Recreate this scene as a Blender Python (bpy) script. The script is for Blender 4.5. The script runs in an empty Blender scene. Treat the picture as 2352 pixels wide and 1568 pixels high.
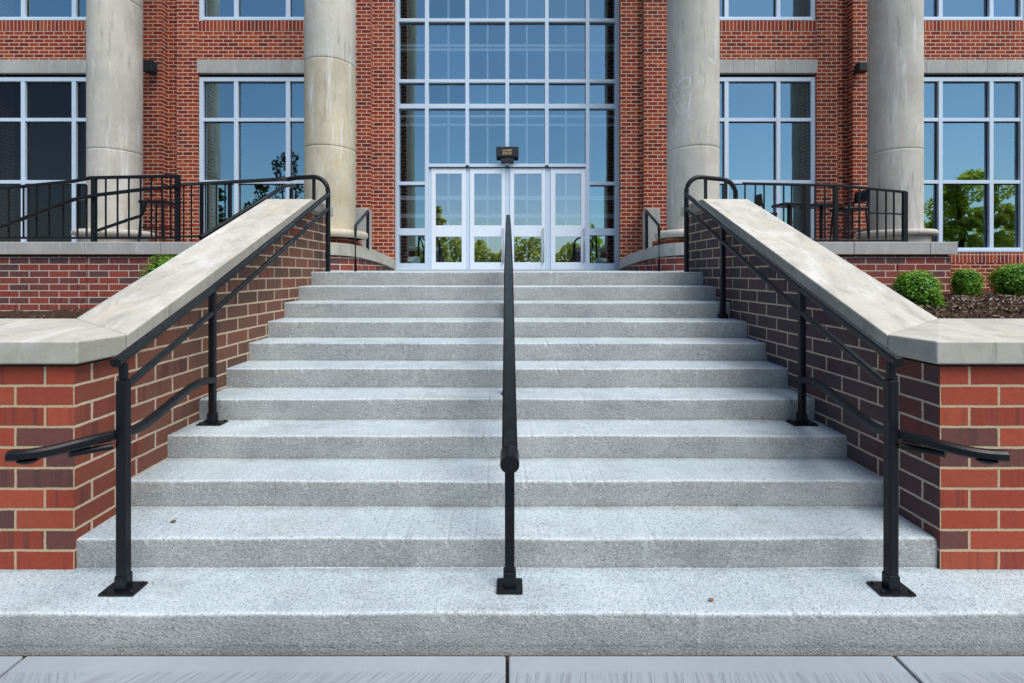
import bpy, bmesh, math, random
from mathutils import Vector, Matrix
R = math.radians
random.seed(7)
scene = bpy.context.scene
col = scene.collection

# ------------------------------------------------------------------ camera frame of reference
F, VX, VY, ZC = 1080.0, 1165.0, 627.0, 1.69
def at(x, y, Y):                      # world point at depth Y seen at (x, y) of a 2352 wide picture
    return Vector(((x - VX) / F * Y, Y, ZC + (VY - y) / F * Y))

# ------------------------------------------------------------------ node helpers
class NT:
    def __init__(self, name):
        self.m = bpy.data.materials.new(name)
        self.m.use_nodes = True
        self.t = self.m.node_tree
        self.t.nodes.clear()
        self.out = self.n('ShaderNodeOutputMaterial')
    def n(self, typ, **kw):
        nd = self.t.nodes.new(typ)
        for k, v in kw.items():
            setattr(nd, k, v)
        return nd
    def link(self, a, b):
        self.t.links.new(a, b)
    def put(self, sock, v):
        if hasattr(v, 'is_output') or isinstance(v, bpy.types.NodeSocket):
            self.link(v, sock)
        elif isinstance(v, (tuple, list)) and len(v) == 3 and sock.type == 'RGBA':
            sock.default_value = (*v, 1)
        else:
            sock.default_value = v
    def math(self, op, a, b=0.0, c=None):
        nd = self.n('ShaderNodeMath', operation=op)
        self.put(nd.inputs[0], a); self.put(nd.inputs[1], b)
        if c is not None: self.put(nd.inputs[2], c)
        return nd.outputs[0]
    def mix(self, f, a, b, blend='MIX'):
        nd = self.n('ShaderNodeMix', data_type='RGBA', blend_type=blend)
        self.put(nd.inputs[0], f); self.put(nd.inputs[6], a); self.put(nd.inputs[7], b)
        return nd.outputs[2]
    def noise(self, vec, scale, detail=4, rough=0.55, dim='3D'):
        nd = self.n('ShaderNodeTexNoise', noise_dimensions=dim)
        if vec is not None: self.link(vec, nd.inputs['Vector'])
        nd.inputs['Scale'].default_value = scale
        nd.inputs['Detail'].default_value = detail
        nd.inputs['Roughness'].default_value = rough
        return nd.outputs['Fac']
    def ramp(self, f, stops, interp='LINEAR'):
        nd = self.n('ShaderNodeValToRGB')
        nd.color_ramp.interpolation = interp
        e = nd.color_ramp.elements
        while len(e) < len(stops): e.new(0.5)
        for i, (p, c) in enumerate(stops):
            e[i].position = p
            e[i].color = (*c, 1) if isinstance(c, tuple) else (c, c, c, 1)
        self.put(nd.inputs[0], f)
        return nd.outputs[0]
    def maprange(self, v, a, b, c=0.0, d=1.0):
        nd = self.n('ShaderNodeMapRange')
        self.put(nd.inputs[0], v)
        for i, q in enumerate((a, b, c, d)): nd.inputs[i + 1].default_value = q
        return nd.outputs[0]
    def pos(self, scale=(1, 1, 1)):
        g = self.n('ShaderNodeNewGeometry')
        mp = self.n('ShaderNodeMapping')
        mp.inputs['Scale'].default_value = scale
        self.link(g.outputs['Position'], mp.inputs[0])
        return mp.outputs[0]
    def bump(self, h, strength, dist):
        nd = self.n('ShaderNodeBump')
        nd.inputs['Strength'].default_value = strength
        nd.inputs['Distance'].default_value = dist
        self.link(h, nd.inputs['Height'])
        return nd.outputs[0]
    def bsdf(self, color, rough=0.6, spec=0.4, normal=None, metallic=0.0):
        nd = self.n('ShaderNodeBsdfPrincipled')
        self.put(nd.inputs['Base Color'], color)
        self.put(nd.inputs['Roughness'], rough)
        nd.inputs['Metallic'].default_value = metallic
        nd.inputs['Specular IOR Level'].default_value = spec
        if normal is not None: self.link(normal, nd.inputs['Normal'])
        self.link(nd.outputs[0], self.out.inputs[0])
        return nd

def brick_mat(name, w, h, mort, stops, mortar, warp=0.003, flash=0.3, grime=0.25, stack=False, zdark=None, ylift=None):
    t = NT(name)
    uv = t.n('ShaderNodeUVMap').outputs[0]
    sep = t.n('ShaderNodeSeparateXYZ'); t.link(uv, sep.inputs[0])
    P = t.pos()
    nx = t.math('MULTIPLY', t.math('SUBTRACT', t.noise(P, 9, 2), 0.5), warp * 2)
    ny = t.math('MULTIPLY', t.math('SUBTRACT', t.noise(t.pos((1.0, 1.0, 1.3)), 11, 2), 0.5), warp * 2)
    u = t.math('ADD', sep.outputs[0], nx); v = t.math('ADD', sep.outputs[1], ny)
    vr = t.math('DIVIDE', v, h)
    row = t.math('FLOOR', vr)
    off = t.math('MULTIPLY', t.math('FLOORED_MODULO', row, 2.0), 0.0 if stack else 0.5)
    uu = t.math('ADD', t.math('DIVIDE', u, w), off)
    cl = t.math('FLOOR', uu)
    fu = t.math('FRACT', uu); fv = t.math('FRACT', vr)
    du = t.math('MULTIPLY', t.math('MINIMUM', fu, t.math('SUBTRACT', 1.0, fu)), w)
    dv = t.math('MULTIPLY', t.math('MINIMUM', fv, t.math('SUBTRACT', 1.0, fv)), h)
    d = t.math('MINIMUM', du, dv)
    rough_edge = t.math('MULTIPLY', t.math('SUBTRACT', t.noise(P, 120, 2), 0.5), mort * 0.5)
    d = t.math('ADD', d, rough_edge)
    face = t.maprange(d, mort * 0.42, mort * 0.62)
    cid = t.n('ShaderNodeCombineXYZ'); t.link(cl, cid.inputs[0]); t.link(row, cid.inputs[1])
    wn = t.n('ShaderNodeTexWhiteNoise', noise_dimensions='2D'); t.link(cid.outputs[0], wn.inputs['Vector'])
    val = wn.outputs['Value']
    if zdark:
        rz = t.math('MULTIPLY', row, h)
        lift = t.maprange(rz, zdark[0], zdark[1], 0.0, zdark[2])
        val = t.math('ADD', t.math('MULTIPLY', val, t.math('SUBTRACT', 1.0, lift)), lift)
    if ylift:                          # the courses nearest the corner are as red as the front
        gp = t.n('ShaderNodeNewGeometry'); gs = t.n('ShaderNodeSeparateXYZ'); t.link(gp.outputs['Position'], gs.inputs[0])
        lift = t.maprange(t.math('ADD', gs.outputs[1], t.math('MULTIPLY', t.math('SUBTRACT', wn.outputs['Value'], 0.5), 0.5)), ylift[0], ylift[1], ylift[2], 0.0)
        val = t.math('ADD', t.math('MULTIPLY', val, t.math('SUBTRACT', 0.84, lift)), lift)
    base = t.ramp(val, stops)
    # flashed vertical bands and mottling inside each brick
    seed = t.n('ShaderNodeCombineXYZ')
    t.link(t.math('ADD', t.math('MULTIPLY', u, 22.0), t.math('MULTIPLY', wn.outputs['Value'], 57.0)), seed.inputs[0])
    t.link(t.math('MULTIPLY', row, 3.7), seed.inputs[1])
    band = t.maprange(t.noise(seed.outputs[0], 1.0, 2), 0.5, 0.62)
    wsep = t.n('ShaderNodeSeparateColor'); t.link(wn.outputs['Color'], wsep.inputs[0])
    band = t.math('MULTIPLY', band, t.maprange(wsep.outputs[1], 0.45, 0.7, 0.0, flash))
    base = t.mix(band, base, (0.07, 0.035, 0.035))
    mott = t.noise(P, 45, 5, 0.65)
    base = t.mix(0.55, base, t.ramp(mott, [(0.25, 0.42), (0.5, 0.52), (0.8, 0.66)]), 'OVERLAY')
    big = t.noise(t.pos((1, 1, 0.6)), 1.6, 4)
    grim = t.maprange(big, 0.35, 0.75, 0.0, grime)
    mc = t.mix(t.noise(P, 60, 3), mortar, tuple(c * 0.72 for c in mortar))
    c = t.mix(face, mc, base)
    c = t.mix(grim, c, (0.09, 0.075, 0.065), 'MIX')
    hgt = t.math('ADD', t.math('MULTIPLY', face, 1.0), t.math('MULTIPLY', t.noise(P, 160, 3), 0.35))
    t.bsdf(c, 0.85, 0.2, t.bump(hgt, 0.55, 0.006))
    return t.m

def concrete_mat(name, light, dark, speck=1.0, stain=0.3, tread=None, warm=(0.42, 0.36, 0.27), fine=105):
    t = NT(name)
    P = t.pos()
    big = t.noise(P, 1.3, 5, 0.6)
    c = t.mix(t.maprange(big, 0.3, 0.7), light, dark)
    if tread:                          # treads toned paler and bluer than risers, sky light painted in by normal
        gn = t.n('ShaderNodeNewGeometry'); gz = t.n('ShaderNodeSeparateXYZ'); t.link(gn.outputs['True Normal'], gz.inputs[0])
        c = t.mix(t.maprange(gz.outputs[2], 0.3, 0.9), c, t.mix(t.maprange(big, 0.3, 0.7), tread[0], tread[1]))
    med = t.noise(t.pos((0.5, 0.5, 1.0)), 7, 5, 0.65)
    c = t.mix(0.5, c, t.ramp(med, [(0.3, 0.4), (0.7, 0.6)]), 'OVERLAY')
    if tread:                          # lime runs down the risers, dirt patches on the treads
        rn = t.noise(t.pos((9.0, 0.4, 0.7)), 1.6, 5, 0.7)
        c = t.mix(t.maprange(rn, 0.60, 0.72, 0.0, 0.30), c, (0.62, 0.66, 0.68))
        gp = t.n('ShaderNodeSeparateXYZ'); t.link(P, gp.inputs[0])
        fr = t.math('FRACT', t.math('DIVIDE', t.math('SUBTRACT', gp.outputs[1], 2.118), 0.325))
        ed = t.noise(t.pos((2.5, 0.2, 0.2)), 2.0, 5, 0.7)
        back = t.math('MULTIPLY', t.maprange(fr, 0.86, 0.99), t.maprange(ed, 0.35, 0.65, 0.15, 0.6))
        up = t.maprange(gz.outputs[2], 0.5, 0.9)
        c = t.mix(t.math('MULTIPLY', back, up), c, (0.11, 0.12, 0.13))        # contact shade and grit painted into the crease at the next riser
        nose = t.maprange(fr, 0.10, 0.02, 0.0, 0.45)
        c = t.mix(t.math('MULTIPLY', nose, up), c, (0.66, 0.71, 0.73))        # paler along the nosing
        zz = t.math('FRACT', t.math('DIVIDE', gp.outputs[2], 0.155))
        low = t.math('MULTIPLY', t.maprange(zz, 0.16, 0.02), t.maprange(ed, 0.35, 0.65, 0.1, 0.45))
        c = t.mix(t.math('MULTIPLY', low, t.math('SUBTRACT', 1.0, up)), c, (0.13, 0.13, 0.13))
        rd = t.noise(t.pos((1.0, 2.2, 2.0)), 2.4, 6, 0.75)
        c = t.mix(t.maprange(rd, 0.52, 0.72, 0.0, 0.42), c, (0.17, 0.17, 0.16))
    st = t.noise(t.pos((0.35, 1.0, 1.4)), 3.1, 5, 0.7)
    c = t.mix(t.maprange(st, 0.56, 0.78, 0.0, stain), c, warm)
    f1 = t.noise(P, fine, 2, 0.7)
    c = t.mix(t.math('MULTIPLY', t.maprange(f1, 0.50, 0.68), 0.50 * speck), c, (0.07, 0.07, 0.075))
    f2 = t.noise(P, fine * 0.71, 2, 0.7)
    c = t.mix(t.math('MULTIPLY', t.maprange(f2, 0.54, 0.70), 0.42 * speck), c, (0.75, 0.75, 0.74))
    vo = t.n('ShaderNodeTexVoronoi'); vo.inputs['Scale'].default_value = 85
    t.link(P, vo.inputs['Vector'])
    pit = t.maprange(vo.outputs['Distance'], 0.14, 0.26, 1.0, 0.0)
    vs = t.n('ShaderNodeSeparateColor'); t.link(vo.outputs['Color'], vs.inputs[0])
    pit = t.math('MULTIPLY', pit, t.maprange(vs.outputs[0], 0.74, 0.80))
    c = t.mix(t.math('MULTIPLY', pit, 0.8 * speck), c, (0.05, 0.048, 0.045))
    h = t.math('SUBTRACT', t.math('ADD', f1, t.math('MULTIPLY', med, 0.5)), t.math('MULTIPLY', pit, 0.8))
    t.bsdf(c, 0.9, 0.2, t.bump(h, 0.85 * speck, 0.006))
    return t.m

def stone_mat(name, light, dark, streak=0.5, tan=(0.42, 0.34, 0.2), vertical=True, scale=1.0, marble=False):
    t = NT(name)
    P = t.pos()
    s = (3.5 * scale, 3.5 * scale, 0.35 * scale) if vertical else (2.2 * scale, 0.9 * scale, 2.2 * scale)
    st = t.noise(t.pos(s), 2.2, 6, 0.68)
    big = t.noise(P, 1.1 * scale, 5, 0.6)
    c = t.mix(t.maprange(big, 0.32, 0.68), light, dark)
    c = t.mix(t.maprange(st, 0.55, 0.75, 0.0, streak), c, (0.72, 0.72, 0.70))
    st2 = t.noise(t.pos(tuple(q * 1.7 for q in s)), 2.9, 6, 0.7)
    c = t.mix(t.maprange(st2, 0.55, 0.8, 0.0, streak), c, tuple(q * 0.45 for q in dark))
    tn = t.noise(P, 2.3 * scale, 5, 0.65)
    c = t.mix(t.maprange(tn, 0.54, 0.76, 0.0, 0.55), c, tan)
    if vertical:                       # pale scuffs and lime runs
        sc = t.noise(t.pos((3.0, 3.0, 0.8)), 2.0, 6, 0.8)
        c = t.mix(t.maprange(sc, 0.56, 0.68, 0.0, 0.5), c, (0.66, 0.67, 0.66))
    if marble:                         # swirled float marks, drips and dirt in the stone, painted shade on the sides
        wv = t.n('ShaderNodeTexNoise'); t.link(t.pos((2.6, 1.1, 1.1)), wv.inputs['Vector'])
        wv.inputs['Scale'].default_value = 1.5; wv.inputs['Detail'].default_value = 7; wv.inputs['Roughness'].default_value = 0.62
        wv.inputs['Distortion'].default_value = 1.6
        c = t.mix(t.maprange(wv.outputs['Fac'], 0.53, 0.64, 0.0, 0.34), c, (0.70, 0.70, 0.67))
        c = t.mix(t.maprange(wv.outputs['Fac'], 0.47, 0.36, 0.0, 0.34), c, (0.24, 0.235, 0.205))
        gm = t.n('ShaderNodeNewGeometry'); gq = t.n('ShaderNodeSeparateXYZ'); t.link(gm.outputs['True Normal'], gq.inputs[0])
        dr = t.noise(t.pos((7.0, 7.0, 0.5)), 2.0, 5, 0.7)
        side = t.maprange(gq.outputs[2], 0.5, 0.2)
        c = t.mix(t.math('MULTIPLY', side, 0.45), c, (0.30, 0.285, 0.23))  # upright faces toned darker than the top, shade put into the colour
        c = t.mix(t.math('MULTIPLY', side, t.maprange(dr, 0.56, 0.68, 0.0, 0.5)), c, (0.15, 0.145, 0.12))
    f = t.noise(P, 90, 4, 0.7)
    c = t.mix(0.35, c, t.ramp(f, [(0.3, 0.38), (0.7, 0.62)]), 'OVERLAY')
    t.bsdf(c, 0.8, 0.25, t.bump(f, 0.25, 0.003))
    return t.m

def paint_mat(name, color, rough=0.4, spec=0.5, wear=0.3):
    t = NT(name)
    P = t.pos()
    n = t.noise(P, 14, 5, 0.65)
    c = t.mix(t.maprange(n, 0.45, 0.8, 0, wear), color, tuple(min(1, q * 1.9 + 0.012) for q in color))
    r = t.maprange(n, 0.3, 0.7, rough - 0.07, rough + 0.12)
    t.bsdf(c, r, spec, t.bump(t.noise(P, 220, 2), 0.08, 0.002))
    return t.m

def glass_mat(name, refl, tint, gloss=(0.9, 0.95, 1.0)):
    t = NT(name)
    P = t.pos()
    gi = t.n('ShaderNodeNewGeometry')
    wav = t.math('ADD', t.noise(P, 0.9, 2, 0.4), t.math('MULTIPLY', t.noise(P, 3.5, 2, 0.4), 0.12))
    nrm = t.bump(wav, 0.16, 0.02)
    refl = t.math('ADD', refl, t.math('MULTIPLY', t.math('SUBTRACT', gi.outputs['Random Per Island'], 0.5), 0.10 if refl > 0.2 else 0.02))
    g = t.n('ShaderNodeBsdfGlossy'); t.put(g.inputs['Color'], gloss); g.inputs['Roughness'].default_value = 0.0
    t.link(nrm, g.inputs['Normal'])
    tr = t.n('ShaderNodeBsdfTransparent'); t.put(tr.inputs[0], tint)
    fr = t.n('ShaderNodeLayerWeight'); fr.inputs[0].default_value = 0.35
    fac = t.math('MINIMUM', t.math('ADD', refl, t.math('MULTIPLY', fr.outputs['Fresnel'], 0.25)), 1.0)
    mx = t.n('ShaderNodeMixShader')
    t.link(fac, mx.inputs[0]); t.link(tr.outputs[0], mx.inputs[1]); t.link(g.outputs[0], mx.inputs[2])
    t.link(mx.outputs[0], t.out.inputs[0])
    return t.m

def leaf_mat(name, stops, trans=0.35, nscale=2.0):
    t = NT(name)
    g = t.n('ShaderNodeNewGeometry')
    n = t.noise(t.pos(), nscale, 3)
    f = t.math('ADD', t.math('MULTIPLY', g.outputs['Random Per Island'], 0.6), t.math('MULTIPLY', n, 0.4))
    c = t.ramp(f, stops)
    d = t.n('ShaderNodeBsdfDiffuse'); t.link(c, d.inputs[0])
    tl = t.n('ShaderNodeBsdfTranslucent'); t.link(t.mix(0.6, c, (0.85, 0.82, 0.10)), tl.inputs[0])
    gl = t.n('ShaderNodeBsdfGlossy'); gl.inputs['Roughness'].default_value = 0.35; t.put(gl.inputs[0], (0.5, 0.55, 0.5))
    m1 = t.n('ShaderNodeMixShader'); m1.inputs[0].default_value = trans
    t.link(d.outputs[0], m1.inputs[1]); t.link(tl.outputs[0], m1.inputs[2])
    m2 = t.n('ShaderNodeMixShader'); m2.inputs[0].default_value = 0.07
    t.link(m1.outputs[0], m2.inputs[1]); t.link(gl.outputs[0], m2.inputs[2])
    t.link(m2.outputs[0], t.out.inputs[0])
    return t.m

def noise_mat(name, a, b, scale=3.0, rough=0.95, bump=0.4, dist=0.02):
    t = NT(name)
    P = t.pos()
    n = t.noise(P, scale, 6, 0.7)
    t.bsdf(t.mix(t.maprange(n, 0.3, 0.7), a, b), rough, 0.15, t.bump(n, bump, dist))
    return t.m

def pave_mat(name):
    t = NT(name)
    P = t.pos()
    big = t.noise(P, 1.1, 5, 0.6)
    c = t.mix(t.maprange(big, 0.3, 0.7), (0.33, 0.365, 0.395), (0.255, 0.285, 0.31))
    # curved broom lines that change direction from slab to slab
    sx = t.n('ShaderNodeSeparateXYZ'); t.link(P, sx.inputs[0])
    slab = t.math('FLOOR', t.math('DIVIDE', sx.outputs[0], 1.8))
    lean = t.math('MULTIPLY', t.math('SINE', t.math('MULTIPLY', slab, 2.3)), 0.9)
    ph = t.math('ADD', t.math('MULTIPLY', sx.outputs[0], 1.0), t.math('MULTIPLY', sx.outputs[1], lean))
    ph = t.math('ADD', ph, t.math('MULTIPLY', t.noise(P, 1.7, 3), 0.10))
    ph = t.math('ADD', ph, t.math('MULTIPLY', t.math('POWER', t.math('SUBTRACT', sx.outputs[1], 2.1), 2.0), 0.6))
    cv = t.n('ShaderNodeCombineXYZ'); t.link(t.math('MULTIPLY', ph, 46.0), cv.inputs[0])
    t.link(t.math('MULTIPLY', sx.outputs[1], 1.5), cv.inputs[1])
    ln = t.noise(cv.outputs[0], 1.0, 4, 0.75)
    edge = t.maprange(sx.outputs[1], 2.0, 1.985)           # smooth trowelled margin along the step
    lm = t.math('MULTIPLY', t.maprange(ln, 0.50, 0.60), edge)
    c = t.mix(t.math('MULTIPLY', lm, 0.36), c, (0.12, 0.13, 0.145))
    f = t.noise(P, 200, 3, 0.7)
    c = t.mix(0.3, c, t.ramp(f, [(0.3, 0.4), (0.7, 0.6)]), 'OVERLAY')
    h = t.math('ADD', t.math('MULTIPLY', lm, -1.0), t.math('MULTIPLY', f, 0.2))
    t.bsdf(c, 0.85, 0.2, t.bump(h, 0.5, 0.004))
    return t.m

RED = [(0.0, (0.17, 0.020, 0.012)), (0.3, (0.27, 0.036, 0.018)), (0.6, (0.35, 0.064, 0.024)), (0.85, (0.22, 0.028, 0.014)), (1.0, (0.11, 0.020, 0.018))]
M = {}
M['brick_front'] = brick_mat('utility brick red mix', 0.305, 0.1065, 0.0125,
    [(0.0, (0.10, 0.046, 0.046)), (0.2, (0.15, 0.056, 0.048)), (0.3, (0.27, 0.050, 0.030)), (0.55, (0.34, 0.060, 0.033)), (0.8, (0.39, 0.085, 0.042)), (1.0, (0.28, 0.055, 0.034))],
    (0.58, 0.45, 0.28), flash=0.5, grime=0.10, zdark=(0.45, 0.80, 0.30))
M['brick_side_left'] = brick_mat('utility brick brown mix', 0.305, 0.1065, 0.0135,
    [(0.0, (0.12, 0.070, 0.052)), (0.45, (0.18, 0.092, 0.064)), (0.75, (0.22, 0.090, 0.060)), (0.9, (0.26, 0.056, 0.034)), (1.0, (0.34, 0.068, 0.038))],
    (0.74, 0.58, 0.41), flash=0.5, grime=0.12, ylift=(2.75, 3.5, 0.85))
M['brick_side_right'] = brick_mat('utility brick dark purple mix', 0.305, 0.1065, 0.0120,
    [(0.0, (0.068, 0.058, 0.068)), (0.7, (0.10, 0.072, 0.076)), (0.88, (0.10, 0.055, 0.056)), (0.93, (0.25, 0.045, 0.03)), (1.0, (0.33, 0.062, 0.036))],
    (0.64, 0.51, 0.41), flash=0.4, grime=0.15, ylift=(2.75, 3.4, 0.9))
M['brick_terrace'] = brick_mat('terrace brick', 0.305, 0.1016, 0.0125,
    [(0.0, (0.10, 0.055, 0.055)), (0.35, (0.19, 0.055, 0.045)), (0.7, (0.30, 0.062, 0.042)), (1.0, (0.23, 0.048, 0.036))],
    (0.78, 0.66, 0.56), flash=0.5, grime=0.2)
M['brick_facade'] = brick_mat('facade brick', 0.205, 0.0775, 0.0140, RED, (0.76, 0.56, 0.42), flash=0.5, grime=0.15)
M['brick_soldier'] = brick_mat('soldier brick', 0.0775, 0.23, 0.0115, RED, (0.78, 0.60, 0.46), flash=0.1, grime=0.15, stack=True)
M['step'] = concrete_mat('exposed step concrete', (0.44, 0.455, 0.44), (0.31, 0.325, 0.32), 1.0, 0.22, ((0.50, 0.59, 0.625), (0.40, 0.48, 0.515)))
M['pave'] = pave_mat('broomed pavement concrete')
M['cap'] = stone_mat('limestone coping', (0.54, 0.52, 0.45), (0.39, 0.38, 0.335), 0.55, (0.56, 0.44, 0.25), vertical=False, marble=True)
M['band'] = stone_mat('cast stone band', (0.44, 0.44, 0.42), (0.33, 0.335, 0.325), 0.3, (0.36, 0.31, 0.22))
M['column_grey'] = stone_mat('column concrete grey', (0.58, 0.55, 0.485), (0.41, 0.395, 0.36), 0.95, (0.46, 0.40, 0.26))
M['column_tan'] = stone_mat('column concrete tan', (0.60, 0.53, 0.39), (0.41, 0.37, 0.285), 0.95, (0.47, 0.36, 0.18))
M['black'] = paint_mat('black railing paint', (0.005, 0.0065, 0.009), 0.33, 0.3, 0.10)
M['alu'] = paint_mat('pale aluminium frame', (0.56, 0.68, 0.82), 0.35, 0.5, 0.1)
M['door_alu'] = paint_mat('white door aluminium', (0.76, 0.83, 0.92), 0.35, 0.5, 0.1)
M['white_paint'] = paint_mat('white painted screen', (0.85, 0.88, 0.92), 0.4, 0.4, 0.0)
M['steel'] = paint_mat('door handle metal', (0.30, 0.32, 0.35), 0.3, 0.7, 0.2)
M['gasket'] = paint_mat('dark gasket', (0.02, 0.025, 0.03), 0.5, 0.3, 0.1)
M['glass'] = glass_mat('reflective glazing', 0.42, (0.86, 0.92, 0.96), (0.56, 0.88, 1.0))
M['glass_door'] = glass_mat('door glazing', 0.46, (0.86, 0.91, 0.95), (0.74, 0.93, 1.0))
M['glass_dark'] = glass_mat('dark reflection glazing', 0.03, (0.30, 0.32, 0.34))  # dark tint and low gloss stand in for a mirrored dark structure
M['inside'] = noise_mat('dim interior plaster', (0.05, 0.05, 0.052), (0.08, 0.08, 0.08), 2.0)
M['lobby'] = noise_mat('lobby plaster', (0.10, 0.13, 0.17), (0.08, 0.10, 0.14), 1.0)
M['roof'] = noise_mat('roof membrane', (0.2, 0.2, 0.2), (0.14, 0.14, 0.14), 2.0)
M['floor_in'] = noise_mat('terrace floor', (0.33, 0.31, 0.29), (0.25, 0.24, 0.22), 3.0)
M['soil'] = noise_mat('bark mulch', (0.030, 0.018, 0.012), (0.085, 0.050, 0.032), 28.0, bump=0.9, dist=0.03)
M['chip'] = leaf_mat('mulch chip', [(0.0, (0.030, 0.017, 0.011)), (0.6, (0.095, 0.056, 0.036)), (1.0, (0.21, 0.14, 0.095))], 0.0)
M['white_chip'] = noise_mat('white stone chip', (0.75, 0.74, 0.72), (0.6, 0.6, 0.58), 20.0)
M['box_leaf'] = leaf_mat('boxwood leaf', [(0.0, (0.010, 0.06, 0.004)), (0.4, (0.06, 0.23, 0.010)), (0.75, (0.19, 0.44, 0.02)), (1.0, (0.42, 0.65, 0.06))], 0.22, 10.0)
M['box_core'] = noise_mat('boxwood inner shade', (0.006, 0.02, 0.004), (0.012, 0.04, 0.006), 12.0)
M['tree_leaf'] = leaf_mat('tree leaf', [(0.0, (0.08, 0.10, 0.012)), (0.45, (0.34, 0.42, 0.035)), (1.0, (0.80, 0.76, 0.12))], 0.72)
M['tree_dark'] = leaf_mat('dark tree leaf', [(0.0, (0.006, 0.008, 0.004)), (0.6, (0.015, 0.022, 0.01)), (1.0, (0.05, 0.06, 0.03))], 0.1)
M['bark'] = noise_mat('bark', (0.07, 0.05, 0.035), (0.12, 0.09, 0.065), 18.0, bump=0.8)
M['lawn'] = noise_mat('lawn grass', (0.045, 0.09, 0.015), (0.10, 0.14, 0.03), 2.2)
M['chalk'] = noise_mat('chalk stroke', (0.70, 0.73, 0.74), (0.50, 0.52, 0.52), 22.0)
M['joint'] = noise_mat('dark joint', (0.10, 0.085, 0.07), (0.15, 0.13, 0.10), 9.0)
M['joint_dark'] = noise_mat('grit in the joints', (0.022, 0.021, 0.020), (0.05, 0.046, 0.04), 30.0)
M['brown_leaf'] = noise_mat('dry leaf', (0.10, 0.075, 0.05), (0.16, 0.11, 0.07), 40.0)
M['orange_leaf'] = noise_mat('orange dry leaf', (0.30, 0.16, 0.08), (0.20, 0.10, 0.05), 40.0)
t = NT('amber display'); em = t.n('ShaderNodeEmission'); t.put(em.inputs[0], (1.0, 0.80, 0.45)); em.inputs[1].default_value = 0.42
t.link(em.outputs[0], t.out.inputs[0]); M['amber'] = t.m

# ------------------------------------------------------------------ object helpers
def tag(o, label=None, cat=None, group=None, kind=None):
    if label: o['label'] = label
    if cat: o['category'] = cat
    if group: o['group'] = group
    if kind: o['kind'] = kind
    return o
def empty(name, loc, label, cat, group=None):
    o = bpy.data.objects.new(name, None)
    o.empty_display_size = 0.2
    col.objects.link(o)
    o.location = loc
    return tag(o, label, cat, group)
def root_loc(p):
    v = Vector((0, 0, 0))
    while p is not None:
        v = v + p.location
        p = p.parent
    return v

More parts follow.
